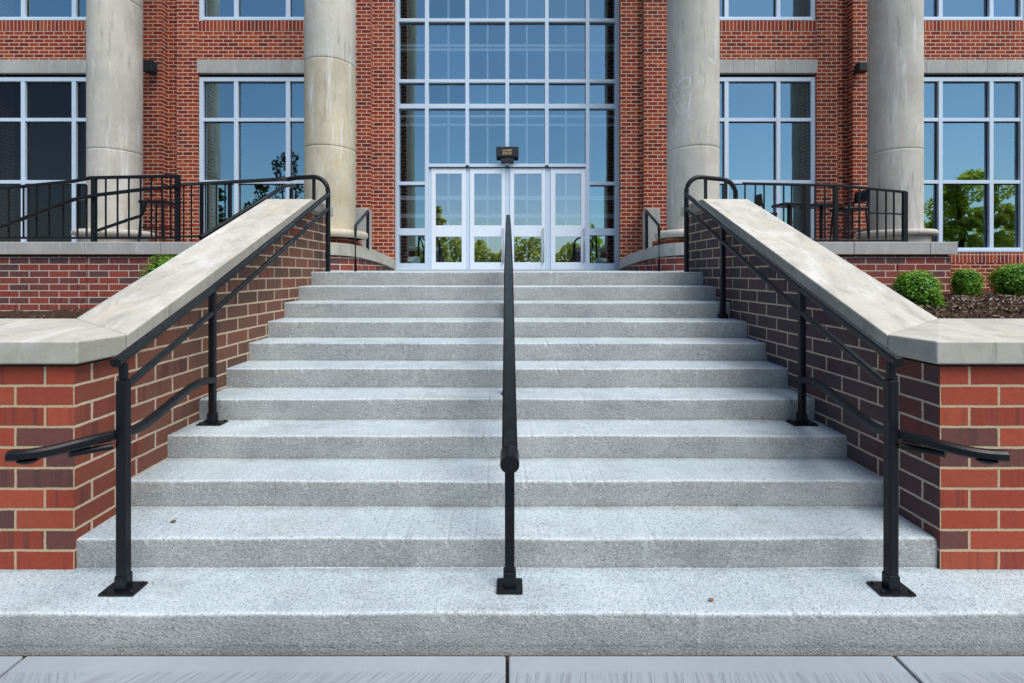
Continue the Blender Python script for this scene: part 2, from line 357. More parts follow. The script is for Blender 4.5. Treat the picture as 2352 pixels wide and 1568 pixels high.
class MB:                              # collects shapes, links them as ONE mesh
    def __init__(self): self.v = []; self.f = []; self.smooth = []
    def add(self, vs, fs, smooth=False):
        b = len(self.v)
        self.v += [tuple(q) for q in vs]
        for q in fs:
            self.f.append(tuple(b + i for i in q)); self.smooth.append(smooth)
        return self
    def box(self, x0, x1, y0, y1, z0, z1):
        vs = [(x0, y0, z0), (x1, y0, z0), (x1, y1, z0), (x0, y1, z0), (x0, y0, z1), (x1, y0, z1), (x1, y1, z1), (x0, y1, z1)]
        return self.add(vs, [(3, 2, 1, 0), (4, 5, 6, 7), (0, 1, 5, 4), (1, 2, 6, 5), (2, 3, 7, 6), (3, 0, 4, 7)])
    def bxx(self, s, x0, x1, y0, y1, z0, z1):      # mirrored by side s
        a, b = sorted((s * x0, s * x1))
        return self.box(a, b, y0, y1, z0, z1)
    def rbox(self, c, size, rz):
        m = Matrix.Rotation(rz, 3, 'Z'); c = Vector(c)
        hx, hy, hz = (q / 2 for q in size)
        vs = [c + m @ Vector(p) for p in ((-hx, -hy, -hz), (hx, -hy, -hz), (hx, hy, -hz), (-hx, hy, -hz), (-hx, -hy, hz), (hx, -hy, hz), (hx, hy, hz), (-hx, hy, hz))]
        return self.add(vs, [(3, 2, 1, 0), (4, 5, 6, 7), (0, 1, 5, 4), (1, 2, 6, 5), (2, 3, 7, 6), (3, 0, 4, 7)])
    def prism_x(self, prof, x0, x1):               # prof: (y, z) counter-clockwise seen from +X
        n = len(prof)
        vs = [(x0, y, z) for y, z in prof] + [(x1, y, z) for y, z in prof]
        fs = [tuple(reversed(range(n))), tuple(range(n, 2 * n))]
        fs += [(i, (i + 1) % n, n + (i + 1) % n, n + i) for i in range(n)]
        return self.add(vs, fs)
    def sweep(self, pts, prof, closed_caps=True, up=(0, 0, 1), smooth=True, scales=None):
        pts = [Vector(p) for p in pts]
        n = len(prof); vs = []; fs = []
        for i, p in enumerate(pts):
            a = pts[max(i - 1, 0)]; b = pts[min(i + 1, len(pts) - 1)]
            tg = (b - a).normalized()
            if 0 < i < len(pts) - 1:
                d1 = (p - a).normalized(); d2 = (b - p).normalized()
                tg = (d1 + d2).normalized()
                k = 1 / max(0.5, math.sqrt(max(0.05, (1 + d1.dot(d2)) / 2)))
            else: k = 1
            upv = Vector(up)
            if abs(tg.dot(upv)) > 0.97: upv = Vector((0, 1, 0))
            sd = tg.cross(upv).normalized(); un = sd.cross(tg).normalized()
            sc = scales[i] if scales else 1
            for x, y in prof: vs.append(p + sd * x * sc + un * y * sc * (k if abs(y) > 0 else 1))
        for i in range(len(pts) - 1):
            for j in range(n):
                fs.append((i * n + j, i * n + (j + 1) % n, (i + 1) * n + (j + 1) % n, (i + 1) * n + j))
        self.add(vs, fs, smooth)
        if closed_caps:
            m = (len(pts) - 1) * n
            self.add([vs[j] for j in range(n)], [tuple(range(n))])
            self.add([vs[m + j] for j in range(n)], [tuple(reversed(range(n)))])
        return self
    def tube(self, pts, r, seg=10, scales=None):
        return self.sweep(pts, [(r * math.cos(2 * math.pi * k / seg), r * math.sin(2 * math.pi * k / seg)) for k in range(seg)], scales=scales)
    def bar(self, pts, w, h, scales=None):          # rounded flat bar, w across, h tall
        c = min(w, h) * 0.22
        pr = [(-w/2 + c, -h/2), (w/2 - c, -h/2), (w/2, -h/2 + c), (w/2, h/2 - c), (w/2 - c, h/2), (-w/2 + c, h/2), (-w/2, h/2 - c), (-w/2, -h/2 + c)]
        return self.sweep(pts, pr, smooth=False, scales=scales)
    def lathe(self, cx, cy, prof, seg=48, smooth=True, cap=True):
        n = len(prof); vs = []; fs = []
        for k in range(seg):
            a = 2 * math.pi * k / seg
            for r, z in prof: vs.append((cx + r * math.cos(a), cy + r * math.sin(a), z))
        for k in range(seg):
            for i in range(n - 1):
                a, b = k * n + i, ((k + 1) % seg) * n + i
                fs.append((a, b, b + 1, a + 1))
        self.add(vs, fs, smooth)
        if cap:
            self.add([vs[k * n] for k in range(seg)], [tuple(reversed(range(seg)))])
            self.add([vs[k * n + n - 1] for k in range(seg)], [tuple(range(seg))])
        return self
    def build(self, name, mat, parent=None, bevel=0.0, seg=2, sharp=True, fix=True, uvo=None):
        off = root_loc(parent)
        me = bpy.data.meshes.new(name)
        me.from_pydata(self.v, [], self.f)
        me.validate()
        if fix:
            bm = bmesh.new(); bm.from_mesh(me)
            bmesh.ops.recalc_face_normals(bm, faces=bm.faces)
            bm.to_mesh(me); bm.free()
        if len(self.smooth) == len(me.polygons):
            for p, s in zip(me.polygons, self.smooth): p.use_smooth = s
        uvl = me.uv_layers.new(name='UVMap')
        for p in me.polygons:
            nx, ny, nz = (abs(q) for q in p.normal)
            for li in p.loop_indices:
                c = me.vertices[me.loops[li].vertex_index].co
                if uvo:
                    uv = (c.y - 2.432 + 0.051, c.z - uvo[1]) if nx > ny else (c.x - uvo[0], c.z - uvo[1])
                elif nz > 0.75: uv = (c.x, c.y)
                elif nx > ny: uv = (c.y + 0.11, c.z)
                else: uv = (c.x, c.z)
                uvl.data[li].uv = uv
        if off.length > 0:
            me.transform(Matrix.Translation(-off))
        if mat: me.materials.append(mat)
        o = bpy.data.objects.new(name, me)
        col.objects.link(o)
        if parent: o.parent = parent
        if bevel > 0:
            b = o.modifiers.new('Bevel', 'BEVEL'); b.width = bevel; b.segments = seg; b.limit_method = 'ANGLE'; b.angle_limit = R(35)
            b.harden_normals = False
        return o

def arc(c, a, b, r, a0, a1, n=8):                   # points c + r(cos a_dir + sin b_dir)
    c = Vector(c); a = Vector(a); b = Vector(b)
    return [c + a * (r * math.cos(R(a0 + (a1 - a0) * i / n))) + b * (r * math.sin(R(a0 + (a1 - a0) * i / n))) for i in range(n + 1)]

# ------------------------------------------------------------------ world, sun, camera
SUN_EL, SUN_AZ = R(58), R(140)
w = bpy.data.worlds.new('World'); scene.world = w; w.use_nodes = True
nt = w.node_tree; bg = nt.nodes['Background']
sky = nt.nodes.new('ShaderNodeTexSky'); sky.sky_type = 'NISHITA'; sky.sun_disc = False
sky.sun_elevation = SUN_EL; sky.sun_rotation = SUN_AZ; sky.dust_density = 1.0; sky.ozone_density = 2.6; sky.air_density = 1.0
nt.links.new(sky.outputs[0], bg.inputs[0]); bg.inputs[1].default_value = 0.15
sun = bpy.data.lights.new('Sun', 'SUN'); sun.energy = 4.2; sun.angle = R(48); sun.color = (1.0, 0.96, 0.90)
so = bpy.data.objects.new('Sun', sun); col.objects.link(so); so.location = (15, -20, 40)
so.rotation_euler = (SUN_EL - R(90), 0, -SUN_AZ)
cam = bpy.data.cameras.new('Camera'); co = bpy.data.objects.new('Camera', cam); col.objects.link(co)
co.location = (0, 0, ZC); co.rotation_euler = (R(90), 0, 0)
cam.sensor_width = 36; cam.lens = 36 * F / 2352
cam.shift_x = (1176 - VX) / 2352; cam.shift_y = (VY - 784) / 2352
cam.clip_end = 2000; cam.clip_start = 0.05
scene.camera = co
scene.view_settings.view_transform = 'Standard'; scene.view_settings.look = 'None'; scene.view_settings.exposure = 0
scene.render.engine = 'CYCLES'
scene.cycles.max_bounces = 8; scene.cycles.transparent_max_bounces = 12; scene.cycles.use_denoising = True
scene.cycles.caustics_reflective = False; scene.cycles.caustics_refractive = False

# ------------------------------------------------------------------ ground
g = MB().add([(-400, -400, -0.06), (400, -400, -0.06), (400, 400, -0.06), (-400, 400, -0.06)], [(0, 1, 2, 3)]).build('ground', M['lawn'], fix=False)
tag(g, kind='structure')
pv = MB()
xs = [-14.6, -11.1, -7.6, -4.9, -2.13, 0.0, 1.71, 4.3, 7.6, 11.1, 14.6]
ys = [2.10, 0.35, -1.45, -3.25, -5.05, -6.85, -8.65]
for i in range(len(xs) - 1):
    for j in range(len(ys) - 1):
        pv.box(xs[i] + .007, xs[i + 1] - .007, ys[j + 1] + .007, ys[j] - (.020 if j == 0 else .007), -0.05, 0.0)
jb = MB().add([(-14.6, -8.6, -0.032), (14.6, -8.6, -0.032), (14.6, 2.118, -0.032), (-14.6, 2.118, -0.032)], [(0, 1, 2, 3)]).build('pavement_joints', M['joint_dark'], fix=False)
tag(jb, kind='structure')
tag(pv.build('pavement', M['pave'], bevel=0.008), kind='structure')

# ------------------------------------------------------------------ stairs
H, T, Y1 = 0.155, 0.325, 2.12
def Yn(n): return Y1 + (n - 1) * T
stairs = empty('staircase', (0, Y1, 0), 'wide grey concrete staircase rising to the entrance between two brick walls', 'stairs')
def step_profile(n, back):
    y0, z1, z0 = Yn(n), n * H, (n - 1) * H - 0.04
    r = 0.014
    pr = [(y0 + 0.004, z0)]
    pr.append((y0, z1 - r - 0.03))
    for k in range(6):
        a = R(180 - 90 * k / 5)
        pr.append((y0 + r + r * math.cos(a), z1 - r + r * math.sin(a)))
    pr.append((back, z1 + 0.003)); pr.append((back, z0))
    return list(reversed(pr))
for n in range(1, 12):
    hw = 9.2 if n == 1 else 2.252
    back = Yn(n) + T + 0.12 if n < 11 else 6.2
    m = MB()
    # many slices along X so that edges can wander by a millimetre or two, as cast concrete does
    cuts = 260 if n > 1 else 700
    rch = random.Random(n)
    chips = [(rch.uniform(-hw, hw), rch.uniform(.006, .022), rch.uniform(.002, .007)) for _ in range(int(hw * 9))]
    pr = step_profile(n, back)
    k = len(pr); vs = []; fs = []
    for i in range(cuts + 1):
        x = -hw + 2 * hw * i / cuts
        cd = rch.uniform(-.0006, .0010) + max([0.0] + [dd * (1 - abs(x - q) / ww_) for q, ww_, dd in chips if abs(x - q) < ww_])
        for y, z in pr:
            wob = 0.0022 * math.sin(x * 2.1 + n * 1.7) + 0.0014 * math.sin(x * 7.3 + n * 4.1)
            front = y < Yn(n) + 0.05
            nose = front and z > n * H - 0.03
            dp = cd if nose else 0.0
            vs.append((x, y + (wob if front else 0) + dp, z + (wob * 0.7 if front and z > (n - 1) * H else 0) - dp * .8))
    for i in range(cuts):
        for j in range(k):
            fs.append((i * k + j, i * k + (j + 1) % k, (i + 1) * k + (j + 1) % k, (i + 1) * k + j))
    m.add(vs, fs, False)
    m.add([vs[j] for j in range(k)], [tuple(reversed(range(k)))])
    m.add([vs[cuts * k + j] for j in range(k)], [tuple(range(k))])
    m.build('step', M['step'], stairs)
ld = MB()
ld.add([(-2.9, 6.2, 1.55), (2.9, 6.2, 1.55), (2.9, 10.34, 1.55), (-2.9, 10.34, 1.55), (-2.9, 6.2, 1.708), (2.9, 6.2, 1.708), (2.9, 10.34, 1.75), (-2.9, 10.34, 1.75)],
       [(3, 2, 1, 0), (4, 5, 6, 7), (0, 1, 5, 4), (1, 2, 6, 5), (2, 3, 7, 6), (3, 0, 4, 7)])
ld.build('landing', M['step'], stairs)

def leaf(name, p, mat, s, label):
    m = MB(); n = 7
    ring = [(math.cos(2 * math.pi * i / n) * s * (1.4 if i % 2 else 1.0), math.sin(2 * math.pi * i / n) * s * 0.7) for i in range(n)]
    vs = [(p[0] + x, p[1] + y, p[2] + 0.004 + 0.008 * abs(math.sin(i * 2.0))) for i, (x, y) in enumerate(ring)] + [(p[0], p[1], p[2] + 0.012)]
    m.add(vs, [(i, (i + 1) % n, n) for i in range(n)])
    tag(m.build(name, mat), label, 'leaf')
leaf('dry_leaf', (at(397, 1199, 2.60).x, 2.60, 2 * H), M['brown_leaf'], 0.015, 'small curled brown dry leaf lying on the second step')
leaf('dry_leaf', (at(1634, 1390, 2.20).x, 2.20, H), M['orange_leaf'], 0.013, 'small orange dry leaf lying on the bottom step')

# ------------------------------------------------------------------ retaining walls flanking the stairs
def slope_z(Y): return 1.335 + 0.461 * (Y - 2.70)
for s, side in ((-1, 'left'), (1, 'right')):
    rw = empty('retaining_wall', (s * 2.45, 2.43, H), 'brick retaining wall with pale stone coping flanking the %s side of the stairs' % side, 'wall', 'walls flanking the stairs')
    x0, x1 = 2.238, 2.66
    prof = [(2.432, 0.10), (5.86, 0.10), (5.86, 2.40), (5.27, 2.405), (2.66, 1.205), (2.432, 1.205)]
    a, b = sorted((s * x0, s * x1))
    me = MB().prism_x(prof, a, b)
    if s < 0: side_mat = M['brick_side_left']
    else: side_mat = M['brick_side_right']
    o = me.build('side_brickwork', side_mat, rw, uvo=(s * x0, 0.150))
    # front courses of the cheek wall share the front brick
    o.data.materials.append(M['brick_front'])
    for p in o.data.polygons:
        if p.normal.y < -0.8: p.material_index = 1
    f = MB().bxx(s, x1, 9.2, 2.432, 2.86, 0.10, 1.205)
    f.build('front_brickwork', M['brick_front'], rw, uvo=(s * x0, 0.150))
    # recessed bed joint under the coping
    jm = MB().bxx(s, 2.262, 9.2, 2.452, 2.84, 1.205, 1.226)
    jm.build('bed_joint', M['joint'], rw)
    zb, zf, za = 1.226, 1.343, 1.408
    X0, X1, XE = 2.185, 2.70, 9.2
    fc = MB()
    vs = [(X0, 2.39, zb), (XE, 2.39, zb), (XE, 2.94, zb), (X1, 2.94, zb), (X0, 2.70, zb),
          (X0, 2.39, zf), (XE, 2.39, zf), (XE, 2.94, za), (X1, 2.94, za), (X0, 2.70, zf - .006)]
    vs = [(s * q[0], q[1], q[2]) for q in vs]
    fc.add(vs, [(0, 1, 6, 5), (1, 2, 7, 6), (2, 3, 8, 7), (3, 4, 9, 8), (4, 0, 5, 9), (5, 6, 7, 8), (5, 8, 9), (4, 3, 2, 1, 0)])
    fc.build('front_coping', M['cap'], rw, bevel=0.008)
    sc = MB()
    # sloped coping, starting at the mitre (kept 3 mm clear of the front coping)
    ys_ = [2.703, 3.55, 4.41, 5.27]
    d = 0.118
    def ring(i):
        yi = ys_[i]; yo = 2.943 + (5.27 - 2.943) * i / 3
        zi = slope_z(yi); zo = 1.408 + (slope_z(5.27) - 1.408) * i / 3
        return [(s * X0, yi, zi - d), (s * X1, yo, zo - d), (s * X1, yo, zo), (s * X0, yi, zi)]
    vs = []; fs = []
    for i in range(4): vs += ring(i)
    zt = slope_z(5.27)
    vs += [(s * X0, 5.92, zt - d), (s * X1, 5.92, zt - d), (s * X1, 5.92, zt), (s * X0, 5.92, zt)]
    for i in range(4):
        for j in range(4):
            fs.append((i * 4 + j, i * 4 + (j + 1) % 4, i * 4 + 4 + (j + 1) % 4, i * 4 + 4 + j))
    fs += [(3, 2, 1, 0), (16, 17, 18, 19)]
    sc.add(vs, fs)
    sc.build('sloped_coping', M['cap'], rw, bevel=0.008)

# ------------------------------------------------------------------ planting beds
for s, z, side in ((-1, 1.12, 'left'), (1, 1.34, 'right')):
    m = MB(); nx, ny = 70, 34
    xa, xb = (2.70, 11.5); ya, yb = 2.88, (7.24 if s < 0 else 9.72)
    vs = []
    for j in range(ny + 1):
        for i in range(nx + 1):
            x = xa + (xb - xa) * i / nx; y = ya + (yb - ya) * j / ny
            vs.append((s * x, y, z + random.uniform(-.018, .018) + 0.02 * math.sin(x * 3 + y * 2)))
    fs = [(j * (nx + 1) + i, j * (nx + 1) + i + 1, (j + 1) * (nx + 1) + i + 1, (j + 1) * (nx + 1) + i) for j in range(ny) for i in range(nx)]
    tag(m.add(vs, fs, True).build('planting_bed', M['soil']), kind='structure')
    ch = MB()
    for k in range(15000 if s > 0 else 2500):
        x = s * random.uniform(2.75, 9.5); y = random.uniform(2.95, 7.1)
        a = random.uniform(0, 6.28); L = random.uniform(.007, .022); W = random.uniform(.002, .006)
        dx, dy = math.cos(a), math.sin(a); zz = z + random.uniform(0.0, .03) + 0.02 * math.sin(abs(x) * 3 + y * 2)
        tl = random.uniform(-.015, .015)
        ch.add([(x - dx * L - dy * W, y - dy * L + dx * W, zz - tl), (x + dx * L - dy * W, y + dy * L + dx * W, zz + tl),
                (x + dx * L + dy * W, y + dy * L - dx * W, zz + tl + .006), (x - dx * L + dy * W, y - dy * L - dx * W, zz - tl + .006)], [(0, 1, 2, 3)])
    tag(ch.build('mulch', M['chip'], fix=False), 'brown bark mulch spread over the planting bed on the %s' % side, 'mulch', kind='stuff')
wc = MB()
for k in range(60):
    cx, cy = random.choice([(5.4, 5.7), (5.9, 5.5), (5.0, 5.6), (6.4, 5.3), (5.3, 5.0)])
    x, y = random.gauss(cx, .25), random.gauss(cy, .2); q = random.uniform(.004, .014); z = 1.375
    wc.add([(x - q, y, z), (x, y - q, z), (x + q, y + q * .3, z), (x, y, z + q * 1.5)], [(0, 1, 3), (1, 2, 3), (2, 0, 3)])
tag(wc.build('litter', M['white_chip']), 'scattered small white flakes on the brown mulch', 'litter', kind='stuff')

# ------------------------------------------------------------------ shrubs
def shrub(c, rx, rz, n, label, leafsize, square=2.0, seed=1, hang=0.0):
    rnd = random.Random(seed)
    root = empty('shrub', c, label, 'shrub', 'clipped green shrubs')
    cx, cy, cz = c
    def surf(d, k):
        # superellipsoid so that clipped shrubs may be a little boxy
        e = (abs(d.x) ** square + abs(d.y) ** square + abs(d.z) ** square) ** (-1 / square)
        p = d * e * k
        lump = 1 + 0.07 * math.sin(7 * d.x + seed) * math.sin(6 * d.z + 2 * seed) + 0.04 * math.sin(15 * d.y + seed)
        return Vector((cx + p.x * rx * lump + hang * max(0, -p.z), cy + p.y * rx * lump, cz + rz + p.z * rz * lump))
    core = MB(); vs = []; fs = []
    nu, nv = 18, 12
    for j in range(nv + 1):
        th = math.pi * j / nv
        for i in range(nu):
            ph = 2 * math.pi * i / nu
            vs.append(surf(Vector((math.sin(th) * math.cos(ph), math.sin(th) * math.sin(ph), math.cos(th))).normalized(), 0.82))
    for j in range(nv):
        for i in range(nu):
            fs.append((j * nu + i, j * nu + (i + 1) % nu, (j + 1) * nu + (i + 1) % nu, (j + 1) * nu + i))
    core.add(vs, fs, True).build('inner_shade_core', M['box_core'], root)  # solid core coloured near black to stand for shade between the leaves
    lf = MB()
    for k in range(n):
        d = Vector((rnd.gauss(0, 1), rnd.gauss(0, 1), rnd.gauss(0, 1))).normalized()
        p = surf(d, rnd.uniform(0.80, 1.04))
        nn = (d + Vector((rnd.uniform(-1, 1), rnd.uniform(-1, 1), rnd.uniform(-.6, 1.2))) * 0.8).normalized()
        u = nn.cross(Vector((rnd.uniform(-1, 1), rnd.uniform(-1, 1), rnd.uniform(-1, 1)))).normalized(); v = nn.cross(u)
        L = leafsize * rnd.uniform(.7, 1.3); W = L * .6
        lf.add([p - u * L, p - v * W, p + u * L + nn * L * .3, p + v * W], [(0, 1, 2, 3)])
    lf.build('foliage', M['box_leaf'], root, fix=False)
p = at(2104, 716, 4.65); shrub((p.x, 4.65, 1.29), 0.178, 0.210, 4200, 'rounded bright green shrub beside the sloped stone coping of the right stair wall', 0.0125, 2.3, 3, 0.10)
p = at(2220, 678, 6.75); shrub((p.x, 6.75, 1.35), 0.155, 0.195, 2800, 'small dark green boxy clipped shrub, middle of three on the right', 0.013, 3.0, 5)
p = at(2334, 676, 6.75); shrub((p.x, 6.75, 1.35), 0.265, 0.235, 4200, 'dark green clipped shrub cut off by the right edge of the photo', 0.014, 2.4, 8)
p = at(385, 640, 6.55); shrub((p.x, 6.55, 1.10), 0.30, 0.42, 4200, 'bright green shrub peeking out behind the left sloped coping', 0.014, 2.2, 11)

# ------------------------------------------------------------------ terrace walls
for s, side in ((-1, 'left'), (1, 'right')):
    xo = 12.0 if s < 0 else 6.80
    tw = empty('terrace_wall', (s * 5, 7.2, 1.0), 'low brick terrace wall with grey stone coping behind the %s planting bed' % side, 'wall', 'terrace walls')
    bw = MB()
    cuts = [2.95, 6.44, xo] if s < 0 else [2.95, 5.98, xo]
    for a, b in zip(cuts[:-1], cuts[1:]):
        bw.bxx(s, a + .008, b - .008, 7.20, 7.52, 0.9, 1.955)
    bw.build('brickwork', M['brick_terrace'], tw)
    MB().bxx(s, 2.96, xo - .02, 7.23, 7.50, 0.9, 1.972).build('joint_backing', M['joint'], tw)
    cp = MB(); edges = [2.95]
    while edges[-1] < xo + .05: edges.append(min(edges[-1] + 1.16, xo + .05) if edges[-1] + 1.16 < xo - .3 else xo + .05)
    for a, b in zip(edges[:-1], edges[1:]):
        cp.bxx(s, a + .003, b - .003, 7.14, 7.56, 1.972, 2.165)
    cp.build('coping', M['band'], tw, bevel=0.010)
    fl = MB().bxx(s, 2.95, xo - .02, 7.56, 9.62, 1.5, 2.15)
    fl.build('terrace_floor', M['floor_in'], tw)
    if s > 0:
        MB().bxx(s, 6.45, 6.795, 7.53, 9.60, 0.9, 1.955).build('return_brickwork', M['brick_terrace'], tw)

# curved wing walls that sweep from the terrace walls to the doors
for s, side in ((-1, 'left'), (1, 'right')):
    ww = empty('wing_wall', (s * 2.5, 7.6, 1.7), 'curved low brick wall with stone coping sweeping from the column toward the doors on the %s' % side, 'wall', 'curved walls beside the entrance')
    path = [(2.93, 7.16, 2.165), (2.75, 7.20, 2.165), (2.60, 7.30, 2.16), (2.49, 7.48, 2.155), (2.43, 7.8, 2.14), (2.385, 8.3, 2.11), (2.34, 8.8, 2.065), (2.31, 9.3, 2.01), (2.30, 9.64, 1.96)]
    def rail(offset, dz):
        out = []
        for i, (x, y, z) in enumerate(path):
            a = path[max(i - 1, 0)]; b = path[min(i + 1, len(path) - 1)]
            tx, ty = b[0] - a[0], b[1] - a[1]; l = math.hypot(tx, ty)
            nx, ny = ty / l, -tx / l             # away from the landing
            out.append((s * (x + nx * offset), y - 0 + ny * offset * -1 if False else y + ny * offset, z + dz))
        return out
    def strip(i0, i1, o0, o1, d0, d1, gap=0.0):
        A = rail(o0, d0)[i0:i1 + 1]; B = rail(o1, d0)[i0:i1 + 1]; C_ = rail(o1, d1)[i0:i1 + 1]; D = rail(o0, d1)[i0:i1 + 1]
        vs = []; fs = []
        for q in zip(A, B, C_, D): vs += list(q)
        k = i1 - i0
        for i in range(k):
            for j in range(4): fs.append((i * 4 + j, i * 4 + (j + 1) % 4, i * 4 + 4 + (j + 1) % 4, i * 4 + 4 + j))
        fs += [(3, 2, 1, 0), (k * 4, k * 4 + 1, k * 4 + 2, k * 4 + 3)]
        return vs, fs
    br = MB(); vs, fs = strip(0, 8, 0.05, 0.30, -0.6, -0.205); br.add(vs, fs).build('brickwork', M['brick_terrace'], ww)
    cp = MB()
    for i in range(8):
        vs, fs = strip(i, i + 1, 0.0, 0.36, -0.195, 0.0)
        # a hairline joint between the coping stones
        c0 = sum((Vector(q) for q in vs), Vector()) / len(vs)
        vs = [tuple(c0 + (Vector(q) - c0) * 0.992) for q in vs]
        cp.add(vs, fs)
    cp.build('coping', M['cap'] if s < 0 else M['band'], ww, bevel=0.006)
    pl = MB().bxx(s, 2.62, 3.5, 7.56, 8.5, 1.7, 2.262)
    pl.build('plinth_brickwork', M['brick_front'], ww)
    MB().bxx(s, 2.76, 3.03, 9.30, 9.60, 1.7, 2.97).build('stone_pier_base', M['band'], ww, bevel=0.008)

# ------------------------------------------------------------------ columns
def column(x, y, r, zbase, ring0, ring1, joints, mats, label):
    c = empty('column', (x, y, zbase), label, 'column', 'round concrete columns along the facade')
    edges = [ring1 - 0.02] + joints + [13.0]
    for k, (a, b) in enumerate(zip(edges[:-1], edges[1:])):
        m = MB()
        rr = r
        m.lathe(x, y, [(rr - .016, a), (rr - .003, a + .006), (rr, a + .016), (rr, a + .05), (rr, (a + b) / 2), (rr, b - .04), (rr, b - .010), (rr - .003, b - .004), (rr - .016, b)], 72)
        m.build('drum', mats[k % len(mats)], c)
    R2 = r + .20
    prof = [(R2 - .05, ring0)]
    for k in range(9):
        a = R(-90 + 180 * k / 8)
        prof.append((R2 - .05 + .05 * math.cos(a), (ring0 + ring1) / 2 + (ring1 - ring0) / 2 * math.sin(a)))
    prof.append((r + .01, ring1))
    MB().lathe(x, y, prof, 72).build('base_ring', mats[0], c)
    MB().lathe(x, y, [(r + .10, zbase), (r + .10, ring0 - .002)], 72).build('base_block', mats[0], c)
    return c
tan, gry = M['column_tan'], M['column_grey']
def zat(y, Y): return at(0, y, Y).z
column(at(265, 0, 8.6).x, 8.6, 0.40, 2.15, 2.345, 2.455, [zat(352, 8.6), zat(10, 8.6), 9.5], [gry, gry], 'grey concrete column at far left in front of the dark window')
c2 = column(at(759, 0, 7.85).x, 7.85, 0.405, 2.262, 2.264, 2.385, [zat(347, 7.85), zat(155, 7.85), 8.0, 10.6], [tan, tan, gry], 'tan weathered concrete column just left of the entrance')
c3 = column(at(1591, 0, 7.85).x, 7.85, 0.41, 2.262, 2.264, 2.385, [zat(348, 7.85), 6.25, 9.5], [gry, gry], 'grey concrete column right of the entrance with white chalk scrawl')
column(at(2055, 0, 8.6).x, 8.6, 0.40, 2.15, 2.345, 2.455, [zat(352, 8.6), zat(14, 8.6), 9.5], [gry, gry], 'grey concrete column at far right before the tree reflecting window')
# chalk scrawl on the column right of the entrance (strokes read off the photo, wrapped on the shaft)
ck = MB()
cx, cy, cr = c3.location.x, c3.location.y, 0.41
def chalk(pts, wd):
    P = []
    for zx, zy in pts:
        X = (1480 + zx * 0.15306) ; Yv = (120 + zy * 0.15306)
        ang = math.asin(max(-.98, min(.98, (X - 1591) / 61.5)))
        # the camera stands to the left of this column, so turn the front toward it
        view = math.atan2(-cx, cy)
        th = view + ang
        y_ = cy - cr * math.cos(th)
        P.append((cx + (cr + .0015) * math.sin(th), cy - (cr + .0015) * math.cos(th), ZC + (VY - Yv) / F * y_))
    vs = []; fs = []
    for i, q in enumerate(P):
        a = P[max(i - 1, 0)]; b = P[min(i + 1, len(P) - 1)]
        tg = Vector(b) - Vector(a); nr = Vector((q[0] - cx, q[1] - cy, 0)).normalized()
        sd = tg.cross(nr).normalized() * wd * 1.35
        vs += [Vector(q) - sd, Vector(q) + sd]
    for i in range(len(P) - 1): fs.append((2 * i, 2 * i + 1, 2 * i + 3, 2 * i + 2))
    ck.add(vs, fs)
chalk([(500, 500), (530, 440), (580, 400), (640, 380), (690, 375)], .013)
chalk([(440, 600), (490, 560), (570, 545), (640, 520), (685, 495), (688, 380)], .011)
chalk([(420, 450), (440, 520), (410, 600), (400, 700)], .009)
chalk([(430, 745), (500, 700), (590, 655), (690, 625), (680, 730), (670, 840), (662, 1000)], .014)
chalk([(455, 760), (490, 850), (560, 800), (640, 730)], .012)
chalk([(490, 850), (510, 900), (550, 930), (610, 900), (660, 850)], .011)
chalk([(570, 1000), (610, 1045), (655, 1100), (640, 1140), (680, 1180)], .007)
chalk([(540, 1000), (500, 1080), (480, 1170), (490, 1240), (525, 1290), (600, 1240), (660, 1200)], .009)
chalk([(480, 1150), (430, 1230), (395, 1330)], .008)
chalk([(620, 1020), (662, 990), (655, 900)], .007)
chalk([(690, 1250), (705, 1320), (750, 1330)], .006)
chalk([(375, 1450), (412, 1405)], .013)
chalk([(950, 80), (1000, 120), (1040, 170)], .008)
ck.build('chalk_mark', M['chalk'], c3, fix=False)

# ------------------------------------------------------------------ building
bl = empty('brick_building', (0, 10, 0), 'red brick building with tall glazed entrance and wide aluminium windows behind the columns', 'building')
YP, YS, YW, YC = 9.66, 9.675, 9.702, 10.30
ZT = 17.0
wl = MB()
for s in (-1, 1):
    wl.bxx(s, 2.34, 2.79, 9.72, 9.84, 1.2, ZT)
    wl.bxx(s, 2.63, 2.79, 9.84, 10.6, 1.2, ZT)
    wl.bxx(s, 2.79, 3.80, YP - .06, 10.6, 1.2, ZT)
    wl.bxx(s, 6.36, 6.79, YP, 10.2, 0.8, ZT)
    wl.bxx(s, 6.79, 7.10, YP + .16, 10.2, 0.8, ZT)
    wl.bxx(s, 7.10, 8.22, YP, 10.2, 0.8, ZT)
    wl.bxx(s, 10.68, 18.0, YP, 10.2, 0.2, ZT)
    for a, b in ((3.80, 6.36), (8.22, 10.68)):
        wl.bxx(s, a, b, YS, 10.2, 0.2, 1.90)             # under the ground floor window
        wl.bxx(s, a, b, YS, 10.2, 6.08, 6.672)            # spandrel
        wl.bxx(s, a, b, YS, 10.2, 10.4, 11.2)
        wl.bxx(s, a, b, YS, 10.2, 14.6, ZT)
wl.bxx(1, -2.34, 2.34, 10.0, 10.6, 14.2, ZT)
wl.build('brick_wall', M['brick_facade'], bl)
for s in (-1, 1):
    for a, b in ((3.80, 6.36), (8.22, 10.68)):
        for z0, z1 in ((6.674, 6.885), (1.902, 2.12)):
            MB().bxx(s, a + .002, b - .002, YS - .004, 10.19, z0, z1).build('soldier_course', M['brick_soldier'], bl)
